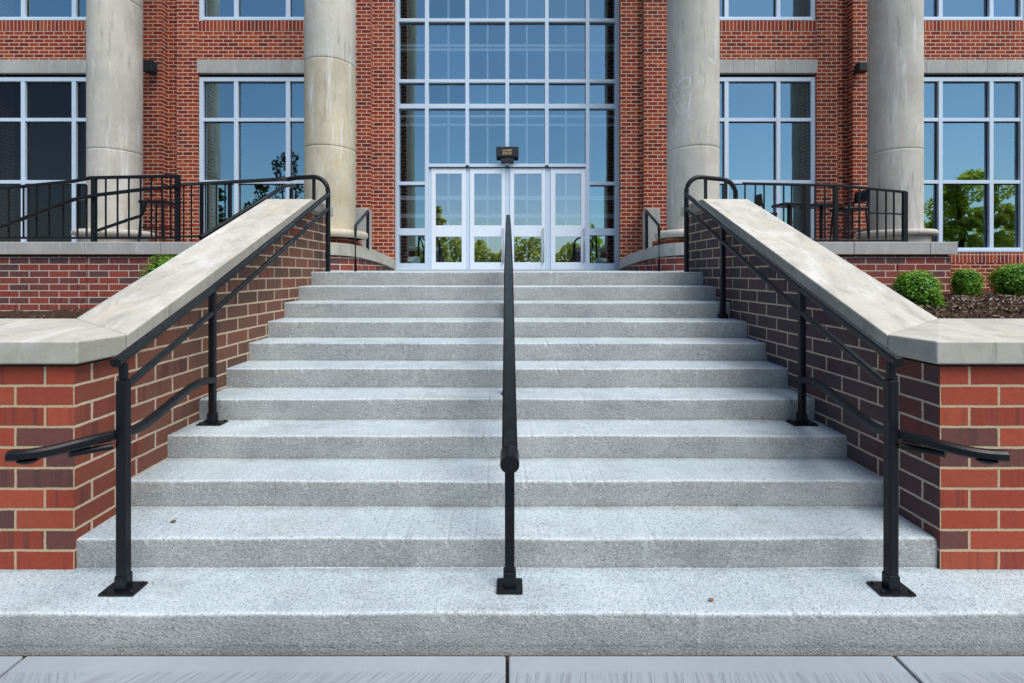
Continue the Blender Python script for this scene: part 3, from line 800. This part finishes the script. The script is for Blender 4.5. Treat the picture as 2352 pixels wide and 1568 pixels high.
for s in (-1, 1):
    for a, b in ((3.80, 6.36), (8.22, 10.68)):
        for z0, z1 in ((5.805, 6.079), (10.2, 10.399)):
            li = MB(); nst = 6
            for k in range(nst):
                xa = a - .02 + (b - a + .04) * k / nst; xb = a - .02 + (b - a + .04) * (k + 1) / nst
                li.bxx(s, xa + .0015, xb - .0015, YS - .014 if a > 5 else YS - .016, YW + .05, z0, z1)
            li.build('lintel', M['band'], bl, bevel=0.004)

def window(s, a, b, z0, z1, mull, trans, glass):
    fr = MB(); y0, y1 = YW, YW + .11
    fr.bxx(s, a + .003, a + .085, y0, y1, z0, z1); fr.bxx(s, b - .085, b - .003, y0, y1, z0, z1)
    fr.bxx(s, a + .085, b - .085, y0, y1, z1 - .085, z1); fr.bxx(s, a + .085, b - .085, y0, y1, z0, z0 + .09)
    fr.bxx(s, a + .085, b - .085, y0 - .035, y0 - .001, z0, z0 + .05)
    for x in mull: fr.bxx(s, x - .042, x + .042, y0 + .003, y1 - .003, z0 + .09, z1 - .085)
    xs_ = [a + .085] + [q for x in mull for q in (x - .042, x + .042)] + [b - .085]
    for z in trans:
        for k in range(0, len(xs_), 2):
            fr.bxx(s, xs_[k], xs_[k + 1], y0 + .006, y1 - .006, z - .036, z + .036)
    f = fr.build('window', M['alu'], bl, bevel=0.004)
    gk = MB()
    zs = [z0 + .09] + [q for z in trans for q in (z - .036, z + .036)] + [z1 - .085]
    gl = MB()
    for k in range(0, len(xs_), 2):
        for j in range(0, len(zs), 2):
            xa, xb, za, zb = xs_[k], xs_[k + 1], zs[j], zs[j + 1]
            x_0, x_1 = sorted((s * xa, s * xb))
            # each pane a touch out of true, as real glazing is
            e1, e2 = random.uniform(-.004, .004), random.uniform(-.003, .003)
            yg = y0 + .062
            gl.add([(x_0, yg + e1, za), (x_1, yg - e1, za), (x_1, yg - e1 + e2, zb), (x_0, yg + e1 + e2, zb)], [(0, 1, 2, 3)])
            q = .016
            gk.box(x_0, x_1, yg - .012, yg - .005, zb - q, zb); gk.box(x_0, x_0 + q, yg - .012, yg - .005, za, zb - q); gk.box(x_1 - q, x_1, yg - .012, yg - .005, za, zb - q)
    gl.build('pane', glass, f, fix=False)
    gk.build('pane_edging', M['gasket'], f)
for s in (-1, 1):
    for a, b, mu in ((3.80, 6.36, (4.53, 5.60)), (8.22, 10.68, (8.95, 10.0))):
        gm = M['glass_dark'] if (s < 0 and a > 5) else M['glass']
        window(s, a, b, 2.126, 5.735, mu, (3.575, 4.86), gm)
        window(s, a, b, 6.89, 10.2, mu, (8.0, 9.2), M['glass'])
        window(s, a, b, 11.2, 14.6, mu, (12.4, 13.6), M['glass'])

# curtain wall with four doors
fr = MB()
XM = [-1.764, -0.877, 0.0, 0.868, 1.764]
JX = 2.375
zb0, ztop = 1.752, 14.2
ROW = [4.055, 5.352, 5.905, 7.24, 8.6, 9.9, 11.3, 12.7]
MW = .041
fr.box(-2.62, -JX, YC, YC + .16, zb0, ztop); fr.box(JX, 2.62, YC, YC + .16, zb0, ztop)
for x in (XM[0], XM[4]): fr.box(x - MW, x + MW, YC + .002, YC + .16, zb0, ztop)
for x in XM[1:4]: fr.box(x - MW, x + MW, YC + .002, YC + .16, 4.055, ztop)
cols_ = [(-JX, XM[0] - MW), (XM[0] + MW, XM[1] - MW), (XM[1] + MW, XM[2] - MW), (XM[2] + MW, XM[3] - MW), (XM[3] + MW, XM[4] - MW), (XM[4] + MW, JX)]
panes = []
for ci, (a, b) in enumerate(cols_):
    rows = list(ROW)
    if ci in (0, 5): rows = [1.83, 2.596, 3.66] + ROW[1:]
    for z in rows:
        hh = .075 if abs(z - 2.596) < .01 else (.075 if abs(z - 1.83) < .01 else (.05 if abs(z - 5.352) < .01 else .036))
        fr.box(a, b, YC + .005, YC + .155, z - hh, z + hh)
    zs = [(zb, za) for zb, za in zip(rows[:-1], rows[1:])] + [(rows[-1], ztop)]
    for za, zb in zs: panes.append((a, b, za + .03, zb - .03))
cw = fr.build('curtain_wall', M['alu'], bl, bevel=0.004)
gl = MB(); gk = MB()
for a, b, za, zb in panes:
    e1, e2 = random.uniform(-.003, .003), random.uniform(-.003, .003); yg = YC + .085
    gl.add([(a, yg + e1, za), (b, yg - e1, za), (b, yg - e1 + e2, zb), (a, yg + e1 + e2, zb)], [(0, 1, 2, 3)])
    gk.box(a, b, yg - .014, yg - .007, zb - .028, zb - .010)
gl.build('pane', M['glass'], cw, fix=False)
gk.build('pane_edging', M['gasket'], cw)
# doors: x range of leaf, glass x range, handle x
DO = [((990, 1070), (1000, 1060), None), ((1079, 1161), (1089, 1152), 1156), ((1171, 1253), (1181, 1244), 1248), ((1265, 1348), (1276, 1335), 1341)]
k_ = YC / F
def dx(x): return (x - VX) * k_
def dz(y): return ZC + (VY - y) * k_
hd = MB().box(XM[0] + MW, XM[4] - MW, YC + .01, YC + .03, 4.055 - .062, 4.055 - .038)
hd.build('door_head', M['gasket'], cw)
for (a, b), (g0, g1), hx in DO:
    y0, y1 = YC + .03, YC + .085
    xa, xb, ga, gb = dx(a), dx(b), dx(g0), dx(g1)
    zt, zb = dz(384), dz(619.5)
    z1, z2, z3, z4 = dz(398), dz(517), dz(543), dz(602)
    m = MB().box(xa, ga, y0, y1, zb, zt).box(gb, xb, y0, y1, zb, zt)
    m.box(ga, gb, y0 + .002, y1 - .002, z1, zt).box(ga, gb, y0 + .002, y1 - .002, z3, z2).box(ga, gb, y0 + .002, y1 - .002, zb, z4)
    d = m.build('door', M['door_alu'], bl, bevel=0.006)
    gp = MB()
    for za_, zb_ in ((z4, z3), (z2, z1)):
        e1 = random.uniform(-.002, .002)
        gp.add([(ga, y0 + .03 + e1, za_), (gb, y0 + .03 - e1, za_), (gb, y0 + .03 - e1, zb_), (ga, y0 + .03 + e1, zb_)], [(0, 1, 2, 3)])
    gp.build('pane', M['glass_door'], d, fix=False)
    if hx:
        X = dx(hx)
        h = MB().tube([(X, y0, dz(527)), (X, y0 - .05, dz(526)), (X, y0 - .075, dz(530)), (X, y0 - .075, dz(563)), (X, y0 - .075, dz(597)), (X, y0 - .05, dz(601)), (X, y0, dz(601))], .020, 10)
        h.build('handle', M['steel'], d)
dj = MB()
for a, b in ((XM[0] + MW, dx(990)), (dx(1070), dx(1079)), (dx(1161), dx(1171)), (dx(1253), dx(1265)), (dx(1348), XM[4] - MW)):
    dj.box(a + .004, b - .004, YC + .05, YC + .12, dz(620), 4.055 - .04)
dj.build('door_jamb', M['alu'], cw)
MB().box(XM[0] + MW, XM[4] - MW, YC + .0, YC + .14, 1.735, dz(619.7)).build('threshold', M['steel'], cw)

# inside: lobby screen, floors, back wall, shell
ins = MB()
for z in (2.10, 6.25, 10.6, 14.8):
    for s in (-1, 1): ins.bxx(s, 3.0, 17.8, 10.25, 16.0, z - .3, z - .02)
ins.box(-17.8, 17.8, 16.0, 16.2, 0, ZT - .3)
for s in (-1, 1): ins.bxx(s, 2.80, 3.0, 10.65, 16.0, 0.5, ZT - .3)
ins.build('interior', M['inside'], bl)
lb = MB().box(-2.80, 2.80, 10.5, 16.0, 1.4, 1.74).box(-2.79, 2.79, 15.7, 15.98, 1.74, ZT - .5)
lb.build('lobby', M['lobby'], bl)
sr = MB(); ysn = 11.0
for x in (-1.84, -1.375, -.92, -.46, 0, .46, .92, 1.375, 1.84):
    q = .022 if abs(x) in (1.375, .46) else .014
    sr.box(x - q, x + q, ysn, ysn + .06, 1.75, 10)
for z in (3.03, 3.45, 5.16, 5.36, 6.92, 7.02, 9.2):
    hh = .046 if z < 4 else .024
    sr.box(-2.7, 2.7, ysn - .004, ysn + .064, z - hh, z + hh)
sr.build('lobby_screen', M['white_paint'], bl)
sh = MB().box(-18, -17.8, 10.2, 30, 0, ZT).box(17.8, 18, 10.2, 30, 0, ZT).box(-18, 18, 30, 30.2, 0, ZT)
sh.build('rear_wall', M['brick_facade'], bl)
MB().box(-18.2, 18.2, 10.61, 30.3, ZT, ZT + .3).build('roof', M['roof'], bl)

# sign box over the doors
sg = empty('display_box', (0, 10.1, 4.05), 'small black box with amber characters mounted above the entrance doors', 'display')
MB().box(dx(1140), dx(1191), YC - .11, YC - .02, dz(362.0), dz(339)).build('housing', M['gasket'], sg, bevel=0.010)
MB().box(dx(1151), dx(1180), YC - .12, YC - .012, dz(374.5), dz(366)).box(dx(1160), dx(1171), YC - .09, YC - .05, dz(366), dz(362)).build('bracket', M['gasket'], sg, bevel=0.004)
am = MB(); yy = YC - .113
def seg(x0, z0, x1, z1, w_=.0042):
    a = Vector((x0, yy, z0)); b = Vector((x1, yy, z1)); d = (b - a).normalized(); n = Vector((-d.z, 0, d.x)) * w_
    am.add([a - n, b - n, b + n, a + n], [(0, 1, 2, 3)])
rg = random.Random(4)
gx0, gx1 = dx(1154.5), dx(1176.5)
for row, (za, zb) in enumerate(((dz(351), dz(346)), (dz(357.5), dz(352.3)))):
    for k in range(7):
        xa = gx0 + (gx1 - gx0) * k / 7 + .004; xb = gx0 + (gx1 - gx0) * (k + 1) / 7 - .008
        seg(xa, za, xa, zb)
        for q in range(2):
            seg(rg.choice((xa, xb)), rg.choice((za, zb)), rg.choice(((xa + xb) / 2, xb)), rg.choice(((za + zb) / 2, zb)))
am.build('characters', M['amber'], sg, fix=False)

# flood lights on the piers
for s, x0, x1, ya, yb, lab in ((-1, 331, 356, 141, 166, 'small black wall light on the brick pier beside the far left column'), (1, 1967, 1991, 146, 166, 'small black wall light on the brick pier beside the far right column')):
    Y = 9.5
    a, b = at(x0, yb, Y), at(x1, ya, Y)
    wlgt = empty('wall_light', ((a.x + b.x) / 2, 9.6, a.z), lab, 'light', 'wall lights on the piers')
    MB().box(a.x, b.x, 9.42, 9.58, a.z, b.z).build('housing', M['gasket'], wlgt, bevel=0.012)
    MB().box((a.x + b.x) / 2 - .04, (a.x + b.x) / 2 + .04, 9.58, 9.655, a.z + .06, b.z - .04).build('mount', M['gasket'], wlgt)

# ------------------------------------------------------------------ stair railings
def lerp(p, q, t): return Vector(p) + (Vector(q) - Vector(p)) * t
def path_at(path, Y):
    for p, q in zip(path[:-1], path[1:]):
        if p[1] <= Y <= q[1]: return lerp(p, q, (Y - p[1]) / (q[1] - p[1]))
    return Vector(path[-1])
def base(parent, post, x, y, z, plate=(.165, .095)):
    MB().rbox((x, y, z + .042), (.056, .050, .078), 0).build('collar', M['black'], post, bevel=0.007)
    m = MB().rbox((x, y, z + .0065), (plate[0], plate[1], .011), 0)
    for bx_ in (-1, 1):
        for by_ in (-1, 1):
            m.lathe(x + bx_ * plate[0] * .40, y + by_ * plate[1] * .34, [(.0075, z + .012), (.0075, z + .019), (.004, z + .022)], 8)
    m.build('base_plate', M['black'], post)
for s, side in ((-1, 'left'), (1, 'right')):
    rl = empty('stair_railing', (s * 1.86, 2.277, H), 'black metal stair railing along the %s brick wall with a curled lower end' % side, 'railing', 'black stair railings')
    top = [(s * 1.862, 2.235, 1.262), (s * 2.09, 3.33, 1.575), (s * 2.135, 4.67, 2.175), (s * 2.10, 5.52, 2.615)]
    MB().bar(top, .044, .042).build('top_rail', M['black'], rl)
    low = [Vector(q) - Vector((0, 0, .165)) for q in top]
    low[0] = Vector((s * 1.875, 2.29, 1.125))
    MB().bar(low, .034, .034).build('lower_rail', M['black'], rl)
    # bottom post: thick sleeve below, thinner above
    x, y = s * 1.858, 2.277
    pst = MB().box(x - .0235, x + .0235, y - .021, y + .021, H + .03, 1.175).build('post', M['black'], rl, bevel=0.006)
    MB().box(x - .016, x + .016, y - .014, y + .014, 1.176, 1.255).build('upper_stem', M['black'], pst, bevel=0.005)
    base(rl, pst, x, y, H)
    # post on the fourth step
    x, y = s * 2.09, 3.335
    p2 = MB().box(x - .021, x + .021, y - .019, y + .019, 4 * H + .03, path_at(top, y).z - .02).build('post', M['black'], rl, bevel=0.006)
    base(rl, p2, x, y, 4 * H, (.17, .10))
    if s > 0:
        x, y = s * 2.142, 4.67
        p3 = MB().box(x - .022, x + .022, y - .022, y + .022, 8 * H + .03, 2.155).build('post', M['black'], rl, bevel=0.005)
        MB().rbox((x, y, 8 * H + .025), (.075, .07, .05), 0).build('collar', M['black'], p3, bevel=0.006)
    # head post with a rounded return over the coping
    x, y = s * 2.115, 5.55
    hz = 2.825
    ex = {1: 2.70, -1: 2.62}[s]
    pts = [(x, y, 1.70), (x, y, 2.2)] + [tuple(q) for q in arc((x + s * .17, y, hz - .17), (-s, 0, 0), (0, 0, 1), .17, 0, 90)]
    if s > 0:
        pts += [(s * 2.42, y + .05, hz - .005)] + [tuple(q) for q in arc((s * 2.56, y + .1, hz - .19), (s, 0, 0), (0, 0, 1), .185, 80, 0, 6)] + [(s * 2.745, y + .1, 2.50)]
    else:
        pts += [(s * 2.52, y + .05, hz), (s * 2.62, y + .1, hz - .004)]
    MB().tube(pts, .027, 12).build('head_return', M['black'], rl)
    bl_ = MB()
    for xx in ((2.36, 2.60) if s > 0 else (2.30,)):
        bl_ = MB().box(s * xx - .015, s * xx + .015, y + .03, y + .06, 2.50, hz - .02).build('baluster', M['black'], rl)
    # graspable rail: from the fourth step, dipping, then curling out past the post
    gp = []
    ctrl = [(2.09, 3.335, .930), (2.065, 3.20, .955), (2.03, 3.02, .955), (1.985, 2.80, .930), (1.94, 2.58, .898), (1.905, 2.42, .890), (1.895, 2.30, .905),
            (1.925, 2.215, .910), (1.965, 2.15, .908), (2.02, 2.09, .902), (2.08, 2.05, .900), (2.15, 2.03, .902)]
    n = len(ctrl)
    for i in range(n - 1):
        p0, p1, p2_, p3_ = (Vector(ctrl[max(0, min(n - 1, j))]) for j in (i - 1, i, i + 1, i + 2))
        for q in range(5):
            t_ = q / 5
            gp.append(0.5 * ((2 * p1) + (p2_ - p0) * t_ + (2 * p0 - 5 * p1 + 4 * p2_ - p3_) * t_ * t_ + (3 * p1 - p0 - 3 * p2_ + p3_) * t_ ** 3))
    gp.append(Vector(ctrl[-1]))
    gp = [Vector((s * q.x, q.y, q.z)) for q in gp]
    MB().bar(gp, .048, .044).build('handrail', M['black'], rl)
    e = gp[-1]
    arm = MB().tube([(s * 1.885, 2.25, .862), (s * 1.95, 2.20, .862), (s * 1.99, 2.135, .868)], .016, 8)
    arm.build('bracket', M['black'], rl)
    mm = MB().lathe(s * 2.085, 2.05, [(.008, .858), (.024, .864), (.036, .872), (.040, .878)], 20)
    mm.build('end_boss', M['black'], rl)

# centre railing
cr_ = empty('stair_railing', (.012, 2.29, H), 'black metal railing standing in the middle of the staircase', 'railing', 'black stair railings')
XC = .012
path = [(XC, 2.215, .800), (XC, 2.29, .828), (XC, 2.40, .888), (XC, 2.75, 1.05), (XC, 4.2, 1.72), (XC, 5.0, 2.10), (XC, 5.58, 2.37)]
MB().bar(path, .076, .044, scales=[.98, 1.0, 1.0, 1.0, 1.06, .9, .62]).build('top_rail', M['black'], cr_)
MB().bar([(XC, 2.36, .73), (XC, 2.75, .885), (XC, 4.2, 1.55), (XC, 5.55, 2.20)], .048, .036).build('lower_rail', M['black'], cr_)
MB().tube([(XC, 2.195, .795), (XC, 2.235, .800), (XC, 2.29, .815)], .045, 28).build('end_cap', M['black'], cr_)
pst = MB().box(XC - .0235, XC + .0235, 2.27, 2.31, H + .03, .80).build('post', M['black'], cr_, bevel=0.005)
MB().rbox((XC, 2.29, H + .055), (.062, .058, .07), 0).build('collar', M['black'], pst, bevel=0.006)
MB().rbox((XC, 2.29, H + .0115), (.125, .10, .017), 0).build('base_plate', M['black'], pst, bevel=0.004)
for y, n in ((3.55, 5), (4.65, 8)):
    z = path_at(path, y).z
    q = MB().box(XC - .021, XC + .021, y - .02, y + .02, n * H + .006, z - .02).build('post', M['black'], cr_, bevel=0.004)
    MB().rbox((XC, y, n * H + .014), (.10, .09, .02), 0).build('base_plate', M['black'], q, bevel=0.003)
MB().tube([(XC, 5.58, 2.36), (XC, 5.64, 2.37), (XC, 5.66, 2.33), (XC, 5.66, 1.70)], .021, 10).build('head_post', M['black'], cr_)

# short handrails beside the doors
for s, side in ((-1, 'left'), (1, 'right')):
    xa, xb = 2.26, 2.40
    hr = empty('door_handrail', (s * xa, 7.0, 1.71), 'short black slant topped handrail beside the curved wall %s of the doors' % side, 'railing', 'short handrails by the doors')
    MB().tube([(s * xa, 7.0, 1.71), (s * xa, 7.0, 2.36), (s * (xa + .006), 7.03, 2.405), (s * xb, 8.10, 2.755)], .023, 10).build('handrail', M['black'], hr)
    MB().tube([(s * xb, 8.10, 2.765), (s * (xb + .01), 8.12, 2.10)], .027, 10).build('post', M['black'], hr)

# ------------------------------------------------------------------ terrace railings
def poly(pts, Y): return [at(x, y, Y) for x, y in pts]
# left terrace guard
YR = 7.35
tr = empty('terrace_railing', (at(312, 0, YR).x, YR, 2.165), 'black metal guard railing on the left terrace coping with thin balusters', 'railing', 'terrace guard railings')
MB().bar([at(-70, 441, YR), at(60, 427, YR), at(168, 416, YR), at(210, 408, YR), at(410, 404, YR)], .045, .050).build('top_rail', M['black'], tr)
MB().bar([at(-70, 546, YR), at(402, 546, YR)], .035, .035).build('bottom_rail', M['black'], tr)
for x, hw in ((216, .034), (408, .034)):
    a = at(x, 555, YR); b = at(x, 406, YR)
    MB().box(a.x - hw, a.x + hw, YR - .022, YR + .022, 2.166, b.z).build('post', M['black'], tr)
for x in (-22, 20, 54, 84, 113, 145, 178, 199):
    b = at(x, 424, YR); a = at(x, 546, YR)
    MB().box(a.x - .009, a.x + .009, YR - .009, YR + .009, a.z, b.z - .02 * abs(216 - x) / 200).build('baluster', M['black'], tr)
for x in (243, 270, 296, 323, 348, 372, 392):
    b = at(x, 406, YR); a = at(x, 546, YR)
    MB().box(a.x - .009, a.x + .009, YR - .009, YR + .009, a.z, b.z).build('baluster', M['black'], tr)
# ramp handrails in front of it
YQ = 7.27
rr_ = empty('ramp_handrail', (at(200, 0, YQ).x, YQ, 2.165), 'sloping black ramp handrail fixed to the left terrace railing', 'railing')
MB().bar([at(-70, 549, YQ), at(0, 522, YQ), at(84, 490, YQ), at(169, 458, YQ), at(220, 448, YQ), at(335, 434, YQ), at(400, 429, YQ)], .045, .052).build('upper_rail', M['black'], rr_)
MB().bar([at(218, 531, YQ), at(296, 504, YQ), at(322, 496, YQ), at(328, 488, YQ), at(335, 462, YQ)], .04, .042).build('lower_rail', M['black'], rr_)
for x, ya in ((216, 448), (404, 429)):
    a = at(x, ya, YQ)
    MB().box(a.x - .012, a.x + .012, YQ, YQ + .07, a.z - .02, a.z + .015).build('bracket', M['black'], rr_)
# rear stretch from the guard to the head of the stairs
tr2 = empty('terrace_railing', (at(560, 0, 7.2).x, 7.3, 2.165), 'black railing between the left terrace guard and the head of the stair railing', 'railing', 'terrace guard railings')
A, B = at(412, 424, 7.95), at(640, 412, 6.8)
C_ = Vector((-2.62, 5.65, 2.82))
MB().bar([A, B, C_], .045, .050).build('top_rail', M['black'], tr2)
MB().bar([at(412, 543, 7.95), at(520, 540, 7.4)], .035, .035).build('bottom_rail', M['black'], tr2)
for x, Y in ((465, 7.66), (530, 7.32)):
    f_ = (Y - A.y) / (B.y - A.y); top_ = lerp(A, B, f_)
    MB().box(top_.x - .022, top_.x + .022, Y - .02, Y + .02, 2.166, top_.z).build('post', M['black'], tr2)
for k in range(9):
    top_ = lerp(A, B, .05 + .09 * k)
    if abs(top_.y - 7.66) < .04 or abs(top_.y - 7.32) < .04: continue
    if top_.y > 7.35: MB().box(top_.x - .008, top_.x + .008, top_.y - .008, top_.y + .008, 2.166, top_.z).build('baluster', M['black'], tr2)
# outer sloping rail behind the left coping
orl = empty('outer_handrail', (-2.78, 5.6, 2.2), 'sloping black handrail behind the outer edge of the left stair coping', 'railing')
pA, pB = Vector((-2.80, 6.20, 2.845)), Vector((-2.80, 4.30, 2.01))
MB().bar([pA, Vector((-2.80, 5.95, 2.80)), pB], .040, .042).build('handrail', M['black'], orl)
for y in (6.10, 5.30, 4.50):
    z = path_at([tuple(pB), tuple(pA)], y).z
    MB().box(-2.818, -2.782, y - .018, y + .018, 1.12, z - .01).build('post', M['black'], orl)
# right terrace guard
YR = 7.40
tr3 = empty('terrace_railing', (at(1900, 0, YR).x, YR, 2.165), 'black metal guard railing on the right terrace coping in front of the bar stools', 'railing', 'terrace guard railings')
TR = [(1706, 421), (1800, 423), (1928, 426), (2080, 441)]
MB().bar(poly(TR, YR), .038, .040).build('top_rail', M['black'], tr3)
MB().bar([at(1720, 551, YR), at(1920, 551, YR), at(2080, 552, YR)], .032, .032).build('bottom_rail', M['black'], tr3)
MB().bar([at(1996, 488, YR), at(2080, 492, YR)], .022, .024).build('mid_rail', M['black'], tr3)
def top_at(x):
    for (xa, ya), (xb, yb) in zip(TR[:-1], TR[1:]):
        if xa <= x <= xb: return ya + (yb - ya) * (x - xa) / (xb - xa)
for x, hw in ((1853, .040), (1919, .030), (2078, .034)):
    a = at(x, top_at(x), YR)
    MB().box(a.x - hw, a.x + hw, YR - .022, YR + .022, 2.166, a.z).build('post', M['black'], tr3)
for x in (1711, 1735, 1755, 1778, 1800, 1818, 1842, 1872, 1895, 1950, 1974, 1996, 2015, 2035, 2053):
    a = at(x, top_at(x), YR); b = at(x, 551, YR)
    MB().box(a.x - .009, a.x + .009, YR - .009, YR + .009, b.z, a.z).build('baluster', M['black'], tr3)

# ------------------------------------------------------------------ terrace furniture
def bar_table(x, y, top, hw, label):
    t_ = empty('bar_table', (x, y, 2.15), label, 'table', 'bar tables on the right terrace')
    MB().box(x - hw, x + hw, y - hw, y + hw, top - .045, top).build('tabletop', M['black'], t_, bevel=0.006)
    MB().tube([(x, y, 2.17), (x, y, top - .045)], .03, 12).build('pedestal', M['black'], t_)
    MB().lathe(x, y, [(.19, 2.151), (.19, 2.163), (.05, 2.185)], 28).build('base', M['black'], t_)
def bar_chair(x, y, seat, hw, face, back, label, grp='bar chairs on the terraces'):
    c = empty('bar_chair', (x, y, 2.15), label, 'chair', grp)
    MB().box(x - hw, x + hw, y - hw * .9, y + hw * .9, seat - .05, seat).build('seat', M['black'], c, bevel=0.012)
    for sx in (-1, 1):
        for sy in (-1, 1):
            MB().tube([(x + sx * hw * .82, y + sy * hw * .75, seat - .05), (x + sx * hw * .98, y + sy * hw * .9, 2.15)], .015, 8).build('leg', M['black'], c)
    z = 2.15 + (seat - 2.15) * .4
    fr = MB(); q, w_ = hw * .92, hw * .82
    fr.tube([(x - q, y - w_, z), (x + q, y - w_, z)], .010, 6).tube([(x - q, y + w_, z), (x + q, y + w_, z)], .010, 6)
    fr.tube([(x - q, y - w_, z), (x - q, y + w_, z)], .010, 6).tube([(x + q, y - w_, z), (x + q, y + w_, z)], .010, 6)
    fr.build('footrest', M['black'], c)
    if back:
        bx_ = x + face * hw * .95
        b = MB()
        b.tube([(bx_ - face * .02, y - hw * .75, seat - .03), (bx_ + face * .03, y - hw * .75, seat + back)], .014, 8)
        b.tube([(bx_ - face * .02, y + hw * .75, seat - .03), (bx_ + face * .03, y + hw * .75, seat + back)], .014, 8)
        x_0, x_1 = sorted((bx_ + face * .015, bx_ + face * .045))
        b.box(x_0, x_1, y - hw * .8, y + hw * .8, seat + back * .35, seat + back)
        b.build('backrest', M['black'], c, bevel=0.004)
YT = 8.25
bar_table(at(1812, 0, YT).x, YT, zat(468, YT), .20, 'black bar table in front of the window, just past the right sloped coping')
bar_table(at(1886, 0, 8.3).x, 8.3, zat(470, 8.3), .24, 'black bar table behind the thick middle post of the right railing')
bar_chair(at(1768, 0, YT).x, YT + .1, zat(488, YT), .13, -1, .33, 'black bar chair left of the two bar tables on the right terrace')
bar_chair(at(1950, 0, 8.15).x, 8.15, zat(478, 8.15), .21, 1, .30, 'black bar chair with a low back in front of the right brick pier')
bar_chair(at(367, 0, 8.05).x, 8.05, zat(463, 8.05), .22, 1, 0.0, 'black backless bar stool behind the left terrace railing')

# ------------------------------------------------------------------ trees and planting across the plaza (seen in the glass)
def tree(x, y, h, w_, z0, n, mat, label, seed, cone=True, leaf=.12):
    rnd = random.Random(seed)
    root = empty('tree', (x, y, 0), label, 'tree', 'trees across the plaza')
    tk = MB()
    pts = [(x, y, -.05), (x + .05 * w_ * .2, y, h * .35), (x - .03, y + .05, h * .9)]
    tk.tube(pts, .035 * w_ + .03, 10, scales=[1.5, 1.0, .25])
    lobes = []
    def env(f): return w_ * .5 * (min(1.0, (1.08 - f) ** .62) * min(1.0, .72 + f * 1.6) if cone else (max(.0, math.sin(math.pi * (.25 + .72 * f)))) ** .6)
    for k in range(60):
        f = rnd.uniform(0.0, .96) ** .9; zc = z0 + (h - z0) * f
        rad = env(f)
        a = rnd.uniform(0, 6.28); d = rad * math.sqrt(rnd.uniform(.02, 1.0)) * .85
        c = Vector((x + math.cos(a) * d, y + math.sin(a) * d, zc))
        lobes.append((c, max(.16, w_ * rnd.uniform(.07, .14))))
        if k % 3 == 0: tk.tube([(x, y, max(.4, zc - .5 - d * .4)), (c.x, c.y, c.z)], .022, 5, scales=[1.2, .3])
    tk.build('trunk', M['bark'], root)
    cr = MB()
    for k in range(n):
        c, r = rnd.choice(lobes)
        d = Vector((rnd.gauss(0, 1), rnd.gauss(0, 1), rnd.gauss(0, 1))).normalized() * r * rnd.uniform(.35, 1.1) ** .6
        p = c + d
        if p.z < z0: p.z = z0 + rnd.uniform(0, .3)
        nn = Vector((rnd.uniform(-1, 1), rnd.uniform(-1, 1), rnd.uniform(-.4, 1))).normalized()
        u = nn.cross(Vector((rnd.uniform(-1, 1), rnd.uniform(-1, 1), rnd.uniform(-1, 1)))).normalized(); v = nn.cross(u)
        L = leaf * rnd.uniform(.55, 1.15)
        cr.add([p - u * L, p - v * L * .55, p + u * L, p + v * L * .55], [(0, 1, 2, 3)])
    cr.build('crown', mat, root, fix=False)
def mirrored(xpix, Yw, Yt): return (xpix - VX) / F * (2 * Yw - Yt)
tree(mirrored(2225, 9.76, -9), -9, 8.4, 4.4, .3, 15000, M['tree_leaf'], 'tall yellow green tree seen reflected in the far right window', 21)
tree(mirrored(2310, 9.76, -10), -10, 6.2, 3.2, .3, 5000, M['tree_leaf'], 'shorter yellow green tree at the right of the far right window reflection', 22)
tree(mirrored(2130, 9.76, -14), -14, 6.2, 2.4, .3, 4000, M['tree_leaf'], 'small tree reflected beside the far right column', 23)
tree(mirrored(1835, 9.76, -13), -13, 5.6, 3.0, .3, 4500, M['tree_leaf'], 'green tree reflected low in the window behind the bar tables', 24)
tree(mirrored(1018, 10.38, -16), -16, 7.6, 2.2, .3, 4500, M['tree_leaf'], 'slim pointed tree reflected in the leftmost entrance door', 25)
tree(mirrored(502, 9.76, -12), -12, 7.6, 1.9, .2, 4200, M['tree_dark'], 'dark bushy small tree reflected low in the window left of the entrance', 26, False, .12)
tree(mirrored(590, 9.76, -11), -11, 7.6, 2.9, .2, 5600, M['tree_dark'], 'dark tangled tree reflected behind the left stair coping', 27, False, .12)
tree(mirrored(648, 9.76, -13), -13, 10.0, 2.2, 3.0, 1300, M['tree_dark'], 'sparse dark tree with thin upright branches reflected left of the tan column', 28, False, .12)
tree(mirrored(690, 9.76, -13.5), -13.5, 10.3, 1.8, 3.0, 800, M['tree_dark'], 'thin dark tree reflected right beside the tan column', 29, True, .12)
rnd = random.Random(5)
hg = MB()
for k in range(24000):
    x = rnd.uniform(-34, 34)
    top_ = 4.4 + .7 * math.sin(x * 1.1) + .5 * math.sin(x * 2.7 + 1)
    z = rnd.uniform(.0, 1) ** .8 * top_; y = -19 + rnd.uniform(-.8, .8)
    nn = Vector((rnd.uniform(-1, 1), rnd.uniform(-.2, 1), rnd.uniform(-.4, 1))).normalized()
    u = nn.cross(Vector((rnd.uniform(-1, 1), rnd.uniform(-1, 1), rnd.uniform(-1, 1)))).normalized(); v = nn.cross(u)
    L = .22 * rnd.uniform(.6, 1.3); p = Vector((x, y, z))
    hg.add([p - u * L, p - v * L * .6, p + u * L, p + v * L * .6], [(0, 1, 2, 3)])
tag(hg.build('undergrowth', M['tree_leaf'], fix=False), 'long mass of garden shrubs across the plaza, seen reflected in the entrance doors', 'shrubs', kind='stuff')
